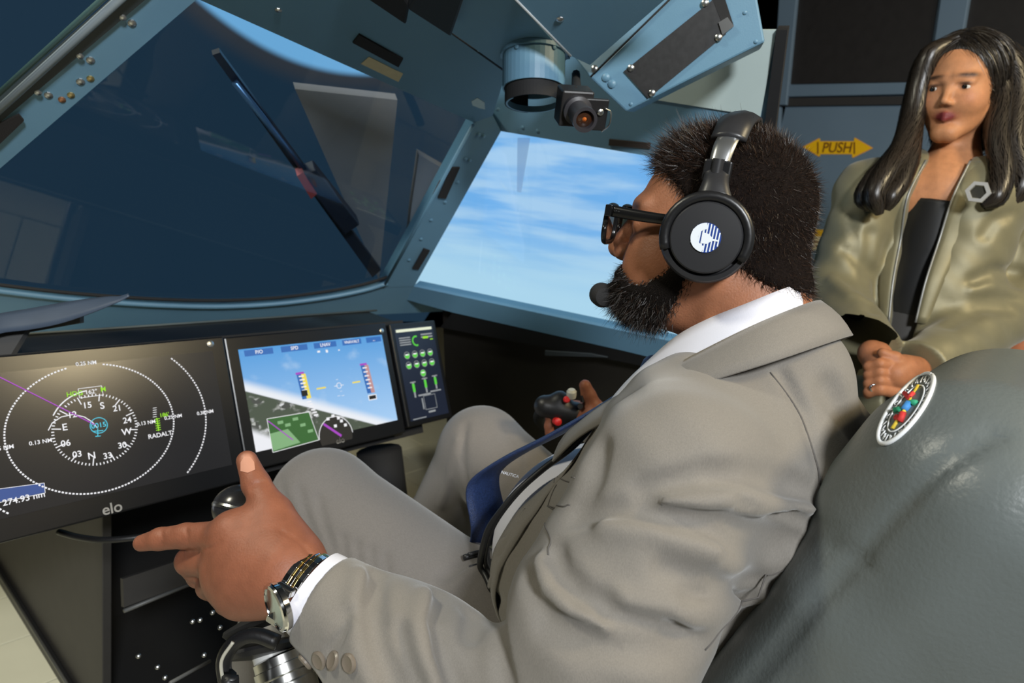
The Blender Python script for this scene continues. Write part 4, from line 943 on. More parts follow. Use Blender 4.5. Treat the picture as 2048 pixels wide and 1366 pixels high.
CR = [([(1290, 985), (1400, 955), (1500, 950), (1590, 972), (1630, 990)], .011, .012), ([(1330, 1005), (1440, 1000), (1540, 1010), (1620, 1020)], .010, -.010),
      ([(1340, 1030), (1450, 1040), (1560, 1075), (1600, 1088)], .009, .011), ([(1480, 1005), (1560, 1022), (1632, 1045)], .007, .009),
      ([(1150, 1030), (1260, 1020), (1370, 1045), (1480, 1085), (1560, 1100)], .010, .010), ([(1210, 1050), (1320, 1060), (1430, 1100)], .010, -.006),
      ([(1110, 1110), (1125, 1150), (1160, 1190), (1210, 1215)], .009, .012), ([(1080, 1130), (1095, 1180), (1140, 1225), (1200, 1250)], .010, -.009), ([(1062, 1150), (1075, 1195), (1110, 1240), (1180, 1265)], .009, .009),
      ([(1090, 1250), (1180, 1290), (1300, 1300), (1400, 1290)], .012, .008), ([(1220, 1225), (1330, 1250), (1450, 1250), (1560, 1215)], .010, .009), ([(1240, 1205), (1340, 1228), (1450, 1225), (1540, 1190)], .010, -.007),
      ([(1330, 1140), (1420, 1165), (1510, 1165)], .010, .006), ([(1380, 1190), (1470, 1205), (1540, 1180)], .008, .006),
      ([(755, 1150), (745, 1220), (760, 1300), (790, 1366)], .010, .010), ([(720, 1150), (708, 1220), (715, 1300), (740, 1366)], .010, -.006), ([(850, 1190), (838, 1250), (850, 1320), (870, 1370)], .010, -.008), ([(880, 1185), (868, 1240), (880, 1300), (905, 1366)], .008, .009),
      ([(985, 1200), (1000, 1230), (1000, 1290), (1010, 1366)], .008, .014), ([(800, 1260), (815, 1310), (840, 1366)], .008, .007), ([(660, 1300), (690, 1260), (700, 1230)], .008, .005), ([(930, 1195), (945, 1230), (940, 1270)], .008, .006),
      ([(1560, 745), (1610, 830), (1637, 930), (1640, 1010), (1636, 1060)], .007, .0045),
      ([(1560, 1180), (1600, 1160), (1650, 1130)], .009, .008), ([(1550, 1215), (1600, 1200), (1640, 1165)], .008, .007), ([(1660, 780), (1690, 840), (1720, 880)], .014, .008), ([(1200, 900), (1185, 960), (1160, 1010)], .010, .010)]
for pl, wd_, dp in CR: CREASES.append((cast(JB, pl).astype(np.float32), wd_*1.05, dp*1.45))
def jacket_f(p):
    d = jacket_base(p)
    for pts, wd_, dp in CREASES:
        c = pts.mean(0); near = np.linalg.norm(p-c, axis=1) < np.linalg.norm(pts-c, axis=1).max()+.05
        if near.any():
            idx = np.flatnonzero(near); d[idx] = d[idx]+dp*np.exp(-(pdist(p[idx], pts)/wd_)**2)
    # soft irregular drape
    d = d+.0018*np.sin(p[:, 0]*61+p[:, 2]*47)*np.sin(p[:, 1]*53-p[:, 2]*38)
    return d
V, Q = surface(jacket_f, (.32, .02, .50), (1.18, .74, 1.22), .0045); jk = vmesh('suit_jacket', V, Q, suit, man)
# shirt
def shirt_f(p):
    d = torso_f(p, -.004)
    d = smin(d, rc(p, NB_+[0, .01, -.02], NB_+[0, .015, .01], .058, .056), .02)
    return smax(d, .24-p[:, 1], .01)
V, Q = surface(shirt_f, (.54, .20, .55), (1.0, .62, 1.17), .008); vmesh('shirt', V, Q, shirtm, man)
# shirt cuff
cu = nrm(LWR-LEL); lathe('shirt_cuff', [(.044, -.03), (.0445, .004), (.043, .013), (.040, .013), (.040, -.03)], LWR, cu, shirtm, man, 32, cap=False)
# collar and lapels
mir = lambda pts: [np.array([1.53-x, y, z]) for x, y, z in pts[-2::-1]]
cu_u = [(.712, .372, 1.105), (.703, .335, 1.150), (.700, .300, 1.180), (.708, .265, 1.205), (.732, .242, 1.224), (.765, .236, 1.230)]; cu_d = [(.695, .40, 1.05), (.678, .335, 1.095), (.675, .290, 1.130), (.690, .248, 1.168), (.725, .226, 1.192), (.765, .220, 1.198)]
cu_u = [np.array(p) for p in cu_u]; cu_d = [np.array(p) for p in cu_d]; NK = np.array([.765, .30, 1.08])
ribbon('shirt_collar', cu_u+mir(cu_u), cu_d+mir(cu_d), .003, shirtm, man, n=48, out=NK)
jl_u = [np.array(p) for p in [(.692, .445, 1.0), (.685, .395, 1.055), (.672, .330, 1.110), (.668, .290, 1.146), (.686, .246, 1.186), (.722, .222, 1.208), (.765, .214, 1.216)]]
jl_d = [np.array(p) for p in [(.650, .435, .97), (.630, .385, 1.030), (.625, .320, 1.085), (.632, .265, 1.125), (.660, .212, 1.160), (.712, .184, 1.180), (.765, .176, 1.186)]]
ribbon('jacket_collar', jl_u+mir(jl_u), jl_d+mir(jl_d), .006, suit, man, n=56, out=NK)
# turned front edge of the near jacket panel
def ysurf(x_, z_, g):
    ys = np.linspace(.25, .75, 600, dtype=np.float32); dd = torso_f(np.stack([np.full(600, x_), ys, np.full(600, z_)], 1).astype(np.float32), g); ins = np.flatnonzero(dd < 0)
    return ys[ins[-1]] if len(ins) else .42
def smooth5(a): return np.convolve(np.r_[[a[0]]*3, a, [a[-1]]*3], np.ones(7)/7, 'valid')
def edge_line(dx, g, n=44):
    z_ = np.linspace(.70, 1.06, n); x_ = np.interp(z_, FZ, FXL)+dx; return np.c_[x_, smooth5(np.array([ysurf(a, b, g) for a, b in zip(x_, z_)])), z_]
fe_ = edge_line(0, .010)
ribbon('front_facing', edge_line(.010, .004), edge_line(-.016, .0115), .004, suit, man, out=(.77, .3, .85))
# ---- trousers
LK, RK = np.array([.598, .815, .765]), np.array([.955, .81, .775])
def trousers_f(p):
    d = chain(p, [(.68, .35, .615), (.64, .52, .68), LK], [.118, .108, .080], .03)
    d = smin(d, chain(p, [LK, (.60, .90, .55), (.61, 1.0, .22)], [.078, .072, .060], .03), .02)
    e = chain(p, [(.88, .35, .615), (.92, .54, .69), RK], [.118, .108, .082], .03)
    e = smin(e, chain(p, [RK, (.95, .90, .55), (.94, 1.02, .22)], [.080, .074, .060], .03), .02)
    d = smin(d, e, .02); d = smin(d, ell(p, (.78, .35, .59), (.20, .115, .10)), .04)
    return d
TC = []
for k in range(7): TC.append((cast(trousers_f, [(560+k*38, 960+k*18), (575+k*36, 1010+k*20), (598+k*34, 1060+k*20)] if k < 3 else [(600+k*28, 1040+k*12), (606+k*28, 1080+k*12), (614+k*27, 1120+k*12)]).astype(np.float32), .007, .004))
for pl, w__, dp in (([(890, 1150), (950, 1120), (1000, 1105)], .010, .008), ([(905, 1175), (940, 1140), (985, 1125)], .008, -.004), ([(930, 850), (925, 920), (935, 980)], .008, .006), ([(915, 880), (900, 950), (880, 1010)], .009, -.005), ([(950, 960), (965, 1010), (960, 1060)], .009, .006), ([(1010, 860), (1030, 900), (1040, 930)], .008, .004)):
    TC.append((cast(trousers_f, pl).astype(np.float32), w__, dp))
def trousers(p):
    d = trousers_f(p)
    for pts, w__, dp in TC:
        c = pts.mean(0); near = np.linalg.norm(p-c, axis=1) < np.linalg.norm(pts-c, axis=1).max()+.04
        if near.any(): i = np.flatnonzero(near); d[i] = d[i]+dp*np.exp(-(pdist(p[i], pts)/w__)**2)
    return d
V, Q = surface(trousers, (.46, .10, .16), (1.12, 1.14, .92), .006); tr = vmesh('trousers', V, Q, suit_t, man)
shoe = mat('black_shoe', (.015, .013, .012), .25)
for sx__, ax_ in ((.61, 1.0), (.94, 1.02)):
    V, Q = surface(lambda p: smax(smin(ell(p, (sx__, ax_+.09, .055), (.050, .15, .055)), rc(p, (sx__, ax_-.01, .06), (sx__, ax_, .18), .05, .048), .03), .022-p[:, 2], .005), (sx__-.08, ax_-.1, 0), (sx__+.08, ax_+.27, .25), .012)
    vmesh('shoe', V, Q, shoe, man)
# ---- jacket details found by looking along the surface
def seam(name, pl, r=.0008, m=None, n=24, f=None, lift=.0002, parent=None):
    f = f or jacket_f; pts = spline(cast(f, pl), n); pts = pts.astype(np.float32)
    for _ in range(3): pts = pts-grad(f, pts)*f(pts)[:, None]
    return tube(name, pts+grad(f, pts)*lift, r, m or seamm, parent or man, 5)
seam('pocket_edge', [(1098, 958), (1120, 957), (1150, 956)]); seam('pocket_edge', [(1096, 1012), (1115, 1011), (1140, 1010)]); seam('pocket_edge', [(1098, 958), (1096, 1012)]); seam('front_dart', [(1095, 1012), (1094, 1060), (1096, 1110)])
seam('sleeve_seam', [(1540, 745), (1600, 830), (1634, 930), (1640, 1010), (1638, 1070)], .0009); seam('elbow_seam', [(1630, 1075), (1540, 1150), (1470, 1230), (1410, 1300)], .0009)
seam('shoulder_seam', [(1475, 660), (1470, 690), (1468, 720)], .001)
btnm = mat('horn_button', srgb(120, 110, 98), .35)
bl = cast(jacket_f, [(612, 1322), (640, 1320), (668, 1322), (700, 1326)]); gn = grad(jacket_f, bl)
for p_, g in zip(bl, gn): lathe('cuff_button', [(.0085, 0), (.0088, .002), (.007, .0035), (.005, .0025), (.001, .0025)], p_, g, btnm, jk, 18)
# front edge facing of the left jacket panel (darker turned edge)
fe = [(1238, 795), (1170, 850), (1105, 915), (1072, 985), (1040, 1050), (1000, 1115), (955, 1178)]
# ---- tie
tiem = mat('navy_tie', srgb(34, 52, 92), .5, noise=.45, nscale=420, bump=.4, bscale=700)
def on_shirt(px, py, lift=.004):
    q = cast(shirt_f, [(px, py)]); return q[0]+grad(shirt_f, q)[0]*lift
TP = np.array([(.738, .372, 1.092), (.730, .396, 1.060), (.715, .430, 1.022), (.703, .482, .972), (.697, .530, .930), (.694, .568, .890), (.695, .576, .862), (.700, .560, .812), (.702, .566, .770), (.704, .600, .742), (.705, .645, .742), (.706, .700, .756)], np.float32)
for _ in range(4):
    d_ = shirt_f(TP); TP = TP+grad(shirt_f, TP)*np.maximum(.005-d_, 0)[:, None]
tw = np.array([.012, .016, .020, .024, .028, .032, .034, .036, .037, .037, .034, .006]); 
TPs = spline(TP, 60); tws = np.interp(np.linspace(0, 1, 60), np.linspace(0, 1, 12), tw)
ribbon('tie', TPs-np.c_[tws, np.zeros(60), np.zeros(60)], TPs+np.c_[tws, np.zeros(60), np.zeros(60)], .007, tiem, man, out=(.77, .3, .80))
V, Q = surface(lambda p: rc(p, TP[0]+np.array([0, .000, .008]), TP[0]+np.array([0, .010, -.014]), .015, .011), TP[0]-np.array([.04]*3), TP[0]+np.array([.04]*3), .004); vmesh('tie_knot', V, Q, tiem, man)
text('tie_label', 'NAUTICA', P(1020, 949, .900), nrm(rt*.9-up*.25), nrm(up), .0055, mat('label_thread', (.6, .62, .68), .7), man)
# ---- hair and beard
hairm = mat('man_hair', (.014, .009, .007), .42, spec=.55); greyh = mat('man_grey_hair', (.11, .10, .09), .45); brownh = mat('man_brown_hair', (.045, .022, .012), .42)
def sample(Vs, Qs, mask_fn, n):
    q = (Vs-OHf) @ HR.T; w_ = mask_fn(q); qa = w_[Qs].mean(1)
    a = np.linalg.norm(np.cross(Vs[Qs[:, 1]]-Vs[Qs[:, 0]], Vs[Qs[:, 3]]-Vs[Qs[:, 0]]), axis=1)*qa
    idx = RNG.choice(len(Qs), n, p=a/a.sum()); u = RNG.random((n, 2, 1))
    A, B, C_, D = (Vs[Qs[idx, k]] for k in range(4)); return (A*(1-u[:, 0])+B*u[:, 0])*(1-u[:, 1])+(D*(1-u[:, 0])+C_*u[:, 0])*u[:, 1]
def sm(x, a, b): t = np.clip((x-a)/(b-a), 0, 1); return t*t*(3-2*t)
def scalp_mask(q):
    # hairline: high at the forehead, down in front of the ear, low at the nape
    line = np.interp(q[:, 1], [-.12, -.075, -.045, -.015, .012, .030, .055, .080, .10], [-.048, -.044, -.030, .000, .015, .040, .056, .066, .08])
    return sm(q[:, 2]-line, -.006, .010)
def beard_mask(q):
    x = np.abs(q[:, 0]); top = np.interp(q[:, 1], [-.01, .012, .03, .05, .07, .085, .12], [.012, -.008, -.042, -.060, -.063, -.051, -.050])
    lips = np.exp(-((x/.026)**2+((q[:, 2]+.067)/.012)**2)**2)*(q[:, 1] > .07)
    under = sm(q[:, 1]+.35*(q[:, 2]+.10), .012, .040)
    return sm(top-q[:, 2], -.002, .010)*under*(q[:, 1] > -.012)*(1-lips)*sm(q[:, 2], -.125, -.105)
hd_ = thing; q = (headV-OHf) @ HR.T
def shellfrom(name, mask_fn, lift, m, parent):
    w_ = mask_fn((headV-OHf) @ HR.T); g = grad(head_f, headV); V2 = headV+g*(lift*w_)[:, None]-g*((1-w_)*.001)[:, None]
    keep = (w_[headQ] > .35).all(1); Qk = headQ[keep]; used = np.unique(Qk); mp_ = np.full(len(headV), -1); mp_[used] = np.arange(len(used))
    return vmesh(name, V2[used], mp_[Qk], m, parent)
hair = shellfrom('hair', scalp_mask, .006, mat('scalp_hair', (.010, .007, .006), .9, spec=.05, noise=.3, nscale=300, bump=.8, bscale=500), man)
def lay(roots, jitter, comb):
    g = grad(head_f, roots.astype(np.float32)); d = g+comb+RNG.normal(size=g.shape)*jitter; return d/np.linalg.norm(d, axis=1)[:, None]
def locq(p): return (p-OHf) @ HR.T
for m_, n_ in ((hairm, 18000), (brownh, 19000), (greyh, 1200)):
    rts = sample(headV, headQ, scalp_mask, n_); ql = locq(rts); topw = sm(ql[:, 2], .045, .095)
    comb = (hF*.75+hU*.15)[None]*topw[:, None]+(-hU*.9-hF*.25)[None]*(1-topw)[:, None]
    ln_ = (.0095+.012*topw*sm(ql[:, 1], -.02, .07)+.004*topw)*RNG.uniform(.7, 1.25, n_)
    strands('hair_strands', rts, lay(rts, .28, comb), ln_, .0007, m_, hair, 3, .25)
def beard_f(p):
    q = (p-OHf) @ HR.T
    d = head_f(p)-.006*beard_mask(q); s_ = np.stack([np.abs(q[:, 0]), q[:, 1], q[:, 2]], 1)
    return d
beard = shellfrom('beard', beard_mask, .009, mat('beard_base', (.010, .008, .007), .9, spec=.05, bump=.8, bscale=600), man)
for m_, n_ in ((hairm, 13000), (brownh, 2500), (greyh, 1500)):
    rts = sample(headV, headQ, beard_mask, n_); ql = locq(rts); full = sm(-ql[:, 2], .035, .085)*sm(ql[:, 1], .0, .05)
    strands('beard_strands', rts, lay(rts, .35, (-hU*.9+hF*.15)[None]*np.ones((n_, 1))), (.004+.009*full)*RNG.uniform(.7, 1.25, n_), .0007, m_, beard, 3, .40, .1)

# ================================================================== HEADSET
hs = thing('headset', 'black over-ear headset with a round blue and white logo, worn by the seated man', 'headset', H(0, 0, .12))
cupb = mat('cup_black', (.022, .022, .024), .38); cupd = mat('cup_dark', (.010, .010, .011), .35); padm = mat('ear_pad', (.015, .014, .013), .6)
for s in (1, -1):
    ax = nrm(hL*s*1.0-hF*.10+hU*.04); c0 = H(s*.078, -.006, -.002)
    cup = lathe('ear_cup', [(.030, .0), (.044, .0), (.0465, .004), (.0465, .014), (.044, .018), (.0395, .019), (.038, .014), (.0365, .014), (.036, .022), (.0345, .0235), (.012, .0245), (.001, .0245)], c0+ax*.014, ax, cupb, hs, 48)
    lathe('ear_pad', [(.028, -.012), (.042, -.012), (.047, -.004), (.047, .008), (.044, .014), (.028, .014)], c0, ax, padm, cup, 40)
    x, y, z = frame_of(ax, hU)
    # rotating half yoke around the cup
    yk = [c0+ax*.034+(x*math.cos(t)+y*math.sin(t))*.0415 for t in np.linspace(math.radians(-25), math.radians(205), 26)]
    tube('yoke', yk, .0042, cupd, hs, 8, flat=1.3)
    stem0 = c0+ax*.030+y*.042; stem1 = H(s*.088, -.004, .066); stem2 = H(s*.082, -.006, .108)
    ribbon('stem', [stem0-hF*.017, stem0*.5+stem1*.5-hF*.013+hL*s*.003, stem1-hF*.012], [stem0+hF*.017, stem0*.5+stem1*.5+hF*.013+hL*s*.003, stem1+hF*.012], .006, cupb, hs, n=10, out=OH)
    jb = box('joint_block', (-.014, -.006, -.011), (.014, .006, .011), cupd, hs, .002, Matrix(((hF[0], hL[0]*s, 0, stem1[0]), (hF[1], hL[1]*s, 0, stem1[1]), (0, 0, 1, stem1[2]), (0, 0, 0, 1))))
    lathe('pivot', [(.006, -.012), (.006, .012)], stem1+hL*s*.005, hU, cupb, jb, 14)
    ribbon('slider', [stem1-hF*.010+hU*.008, H(s*.079, -.016, .092), H(s*.064, -.018, .106)], [stem1+hF*.010+hU*.008, H(s*.079, .006, .092), H(s*.064, .004, .106)], .003, mat('slider_silver', (.45, .46, .46), .3, .9), hs, n=12, out=OH)
band = [H(.068, -.006, .098), H(.048, -.008, .118), H(0, -.010, .128), H(-.048, -.008, .118), H(-.068, -.006, .098)]
ribbon('headband', [p-hF*.018 for p in band], [p+hF*.018 for p in band], .010, cupb, hs, n=24, out=OH)
tx = nrm(hF*-1); text('band_lettering', 'PX-100', H(.050, -.008, .1435), -hF, nrm(-hL*.75+hU*.6), .009, mat('band_print', (.6, .6, .6), .5), hs) if False else None
axl = nrm(hL-hF*.10+hU*.04); lc = H(.078, -.006, -.002)+axl*(.014+.0248); lx, ly, lz = frame_of(axl, hU)
if lx @ rt < 0: lx = -lx; 
lgo = lathe('logo_disc', [(.0150, 0), (.0150, .0006), (.001, .0007)], lc, axl, mat('logo_blue', srgb(28, 62, 140), .4), hs, 36)
lwht = mat('logo_white', srgb(222, 228, 234), .45)
for k in range(-4, 5):
    xx = k*.0032; hh = math.sqrt(max(.0145**2-xx**2, 0))
    ww = .0020 if k < 0 else .0013
    mesh('logo_stripe', [lc+lx*(xx-ww/2)-ly*hh+axl*.0010, lc+lx*(xx+ww/2)-ly*hh+axl*.0010, lc+lx*(xx+ww/2)+ly*hh+axl*.0010, lc+lx*(xx-ww/2)+ly*hh+axl*.0010], [(0, 1, 2, 3)], lwht, lgo)
cres = [(.0148*math.cos(t), .0148*math.sin(t)) for t in np.linspace(math.radians(95), math.radians(265), 20)]+[(.0085*math.cos(t)+.001, .0085*math.sin(t)) for t in np.linspace(math.radians(265), math.radians(95), 20)]
mesh('logo_crescent', [lc+lx*a+ly*b+axl*.0013 for a, b in cres], [tuple(range(len(cres)))], lwht, lgo)
arw = [(-.004, .005), (.003, .004), (.007, .0), (.013, -.0005), (.013, -.002), (.007, -.002), (.002, -.006), (-.004, -.006)]
mesh('logo_arrow', [lc+lx*a+ly*b+axl*.0013 for a, b in arw], [tuple(range(len(arw)))], lwht, lgo)
# microphone on a boom from the far side
mic = P(1204, 590, .83); mdir = nrm(H(0, .09, -.07)-mic)
mc_ = lathe('microphone', [(.004, -.016), (.011, -.014), (.0145, -.006), (.0145, .006), (.011, .013), (.004, .015)], mic, nrm(hL*.8-hF*.5), mat('mic_foam', (.016, .015, .015), .8, bump=.3, bscale=900), hs, 24)
tube('boom', [H(-.095, -.004, -.035), H(-.085, .06, -.075), H(-.045, .115, -.085), mic+hF*.002], .0028, cupd, hs, 8, n=24)
tube('mic_band', [mic+hL*.015+x*0 for x in (0,)]+[mic+hL*.016], .002, steel, hs, 6) if False else None
# headset cord down the front of the jacket
cordm = mat('cord_black', (.012, .012, .013), .45)
cpts = np.vstack([edge_line(.006, .017)[::-1][5:38:4], P(985, 1130, .93)[None], P(950, 1165, .93)[None], P(925, 1190, .93)[None]]).astype(np.float32)
def dressed(p): return np.minimum(np.minimum(jacket_f(p), shirt_f(p)), trousers(p))
cpts = spline(cpts, 60).astype(np.float32)
for _ in range(6): cpts = (cpts+grad(dressed, cpts)*np.maximum(.009-dressed(cpts), 0)[:, None]).astype(np.float32)
for _ in range(6): cpts[1:-1] = (cpts[:-2]+2*cpts[1:-1]+cpts[2:])/4
cord = tag(tube('audio_cable', cpts, .0042, cordm, None, 8, n=60), 'black double audio cable running down the grey jacket edge to the lap', 'cable')
cp2 = (cpts+(rt*.006+up*.004)[None]).astype(np.float32)
for _ in range(4): cp2 = (cp2+grad(dressed, cp2)*np.maximum(.006-dressed(cp2), 0)[:, None]).astype(np.float32)
for _ in range(6): cp2[1:-1] = (cp2[:-2]+2*cp2[1:-1]+cp2[2:])/4
tube('second_strand', cp2, .0030, cordm, cord, 6, n=60)

# ================================================================== GLASSES
gl = thing('eyeglasses', 'black thick-rimmed eyeglasses worn by the seated man', 'eyeglasses', H(0, .10, 0))
gframe = mat('glasses_black', (.008, .008, .008), .2); lensm = bpy.data.materials.new('lens_clear'); lensm.use_nodes = True
ln_b = lensm.node_tree.nodes['Principled BSDF']; ln_b.inputs['Transmission Weight'].default_value = 1; ln_b.inputs['Roughness'].default_value = .02; ln_b.inputs['IOR'].default_value = 1.05
for s in (1, -1):
    cx_ = s*.034; pts = []
    for t in np.linspace(0, 2*math.pi, 33):
        ct, sn = math.cos(t), math.sin(t); e = .62
        pts.append(H(cx_+.025*np.sign(ct)*abs(ct)**e, .113-.10*abs(cx_+.025*ct)**1.6+.0, -.006+.0215*np.sign(sn)*abs(sn)**e))
    tube('rim', pts, .0032, gframe, gl, 8, ref=hF)
    mesh('lens', pts[:-1], [tuple(range(32))], lensm, gl)
    hg = H(s*.064, .108, .010)
    ribbon('temple', [hg+hU*.0065, H(s*.073, .06, .0155), H(s*.079, .012, .016)], [hg-hU*.0065, H(s*.073, .06, .0035), H(s*.079, .012, .006)], .0035, gframe, gl, n=14, out=OH)
    box('hinge_block', (-.006, -.004, -.0065), (.006, .004, .0065), gframe, gl, .001, Matrix(((hL[0], hF[0], 0, hg[0]), (hL[1], hF[1], 0, hg[1]), (0, 0, 1, hg[2]), (0, 0, 0, 1))))
    for k in (0, .004): lathe('rivet', [(.0009, 0), (.0009, .0006)], H(s*.0685, .100-k, .0105)+hL*s*.0015, hL*s, steel, gl, 8)
tube('bridge', [H(-.010, .112, .002), H(0, .115, .006), H(.010, .112, .002)], .0028, gframe, gl, 8, n=8)

# ================================================================== WRISTWATCH
wt = thing('wristwatch', 'two-tone steel and gold wristwatch on the pointing hand', 'watch', lw_)
wa = nrm(P(560, 1140, .705)-P(660, 1200, .690)); WCn = P(608, 1172, .697)
wx_, wy_, wz_ = frame_of(wa, up)
# bracelet: rows of links around the wrist
def wring(t, r): return WCn+(wx_*math.cos(t)+wy_*math.sin(t))*r
tf = math.atan2((P(557, 1215, .66)-WCn) @ wy_, (P(557, 1215, .66)-WCn) @ wx_)
lk = None; NL = 26
for i in range(NL):
    t = tf+.52+(2*math.pi-1.04)*i/(NL-1); n = wx_*math.cos(t)+wy_*math.sin(t); tg = -wx_*math.sin(t)+wy_*math.cos(t); c = wring(t, .0355)
    for j, (o_, w2) in enumerate(((-.0068, .0030), (-.0034, .0014), (0, .0014), (.0034, .0014), (.0068, .0030))):
        Mx = Matrix(((wa[0], tg[0], n[0], (c+wa*o_)[0]), (wa[1], tg[1], n[1], (c+wa*o_)[1]), (wa[2], tg[2], n[2], (c+wa*o_)[2]), (0, 0, 0, 1)))
        o = box('bracelet_link', (-w2, -.0040, -.0014), (w2, .0040, .0016), gold if (j in (1, 3)) else chrome, wt, .0007, Mx)
wn = nrm(-fw*.62-rt*.70-up*.20); wc = P(560, 1212, .655)
WS = 1.22
case = lathe('watch_case', [(.016*WS, -.004), (.0195*WS, -.002), (.0200*WS, .003), (.0185*WS, .0050), (.0165*WS, .0055)], wc, wn, chrome, wt, 40)
lathe('bezel_ring', [(.0195*WS, .0035), (.0188*WS, .0060), (.0165*WS, .0068), (.0162*WS, .0055)], wc, wn, chrome, case, 40, cap=False)
lathe('dial', [(.0165*WS, .0050), (.001, .0051)], wc, wn, mat('dial_glare', (.92, .88, .85), .25), case, 32)  # near-white colour puts the glare on the crystal into the dial
lathe('crystal', [(.0164*WS, .0058), (.012*WS, .0064), (.001, .0066)], wc, wn, glass, case, 32)
lathe('crown', [(.0025, 0), (.003, .001), (.003, .004), (.002, .0045)], wc+nrm(wa-wn*(wa @ wn))*.0190*WS, nrm(wa-wn*(wa @ wn)), gold, case, 14)
for s in (-1, 1):
    tgv = nrm(-wx_*math.sin(tf)+wy_*math.cos(tf)); box('lug', (-.009, -.004, -.003), (.009, .004, .002), chrome, case, .001, Matrix(((wa[0], tgv[0], wn[0], (wc+tgv*s*.0195)[0]), (wa[1], tgv[1], wn[1], (wc+tgv*s*.0195)[1]), (wa[2], tgv[2], wn[2], (wc+tgv*s*.0195)[2]), (0, 0, 0, 1))))

# ================================================================== CONTROL STICKS
js = thing('control_stick', 'dark control stick on a ringed steel base beneath the pointing hand', 'control stick', (P(548, 1366, .86)[0], P(548, 1366, .86)[1], .02))
k1, k2, k3, k4 = P(478, 1015, .92), P(508, 1190, .89), P(528, 1262, .875), P(548, 1366, .86); sa = nrm(k2-k3)
V, Q = surface(lambda p: smin(ell(p, k1, (.034, .034, .028)), rc(p, k1, k2, .020, .016), .02), k1-np.array([.06, .06, .16]), k1+np.array([.06, .06, .06]), .005); vmesh('grip', V, Q, mat('grip_black', (.02, .02, .022), .22), js)
lathe('grip_ring', [(.036, -.003), (.037, 0), (.036, .003)], k1-sa*.004, nrm(sa+rt*.6), steel, js, 28)
lathe('shaft', [(.022, -.10), (.022, .02)], k2, sa, mat('shaft_white', (.6, .6, .58), .35), js, 24)
lathe('dust_disc', [(.010, .012), (.046, .004), (.048, 0), (.044, -.006), (.010, -.012)], k3+sa*.012, sa, blackmat, js, 36)
lathe('dust_disc', [(.010, .010), (.050, .004), (.052, 0), (.048, -.006), (.010, -.012)], k3-sa*.022-rt*.01, nrm(sa+rt*.2), black, js, 36)
bz = k3-sa*.03; lathe('steel_base', [(.030, .0), (.034, -.002), (.034, -.012), (.036, -.013), (.036, -.024), (.033, -.026), (.033, -.034), (.035, -.036), (.035, -.056), (.030, -.06)], bz+rt*.012, sa, steel, js, 36)
tube('stand', [bz-sa*.05, (bz[0], bz[1], .02)], .028, blackmat, js, 12)
ly_ = thing('side_lever', 'black looped lever cover beside the control stick base', 'lever', (*P(470, 1366, .80)[:2], .02))
tube('loop', [np.array([*P(470, 1366, .80)[:2], .02]), P(462, 1440, .80), P(452, 1366, .80), P(448, 1320, .80), P(470, 1285, .80), P(510, 1270, .80), P(556, 1285, .80)], .009, black, ly_, 8, n=24)
tube('edge', [P(447, 1366, .79), P(443, 1322, .79), P(466, 1284, .79)], .0022, mat('lever_edge', (.5, .48, .40), .4), ly_, 6, n=16)
tg_ = thing('throttle_grip', 'black thumb grip with red buttons and white hat switch in the right hand', 'throttle', P(1120, 860, 1.25))
g0, g1 = P(1090, 812, 1.235), P(1150, 828, 1.235)
V, Q = surface(lambda p: smin(rc(p, g0, g1, .020, .022), rc(p, P(1120, 800, 1.235), P(1118, 850, 1.24), .017, .014), .012), g0-np.array([.09, .09, .09]), g1+np.array([.09, .09, .09]), .005); vmesh('grip', V, Q, black, tg_)
lathe('hat_switch', [(.008, -.006), (.009, 0), (.009, .006), (.006, .010)], P(1143, 789, 1.205), nrm(up-fw*.4), mat('hat_white', (.55, .55, .48), .5), tg_, 16)
redb = mat('red_button', (.65, .02, .02), .4)
lathe('red_button', [(.006, -.003), (.006, .004), (.004, .006)], P(1133, 799, 1.205), nrm(-fw), redb, tg_, 14); lathe('red_button', [(.007, -.006), (.007, .006), (.004, .008)], P(1114, 843, 1.215), nrm(-fw+rt*.3), redb, tg_, 14)
lathe('knob', [(.005, -.004), (.005, .006)], P(1160, 812, 1.21), nrm(-fw), cupb, tg_, 12); lathe('knob', [(.004, -.004), (.004, .008)], P(1165, 800, 1.21), nrm(up), cupb, tg_, 12)
tube('throttle_arm', [P(1088, 815, 1.25), P(1078, 835, 1.38), P(1085, 850, 1.55)], .012, blackmat, tg_, 10, n=10)
# ================================================================== STANDING WOMAN
wom = thing('person', 'woman with long dark hair in an olive satin suit standing with clasped hands', 'person', (P(1800, 800, 1.52)[0], P(1800, 800, 1.52)[1], 0))
satin = mat('olive_satin', srgb(128, 122, 94), .50, .25, noise=.05, nscale=60, bump=.12, bscale=900, sheen=.2)
satin_edge = mat('satin_edge', srgb(150, 152, 150), .35, .4); blacktop = mat('black_top', (.012, .012, .012), .5)
OW = P(1922, 186, 1.45); tocam = nrm((CAM-OW)*[1, 1, 0]); lft = nrm(-rt*[1, 1, 0])
wF = nrm(tocam*math.cos(math.radians(24))+lft*math.sin(math.radians(24))+np.array([0, 0, -.08])); wL = nrm(np.cross(np.array([0, 0, 1])+lft*.14, wF)); wU = np.cross(wF, wL)   # wL: her left
bF = nrm(tocam+lft*.18); bL = np.cross([0, 0, 1], bF)
WR_ = np.array([wL, wF, wU]).astype(np.float32); OWf = OW.astype(np.float32)
def HW(a, b, c): return OW+wL*a+wF*b+wU*c
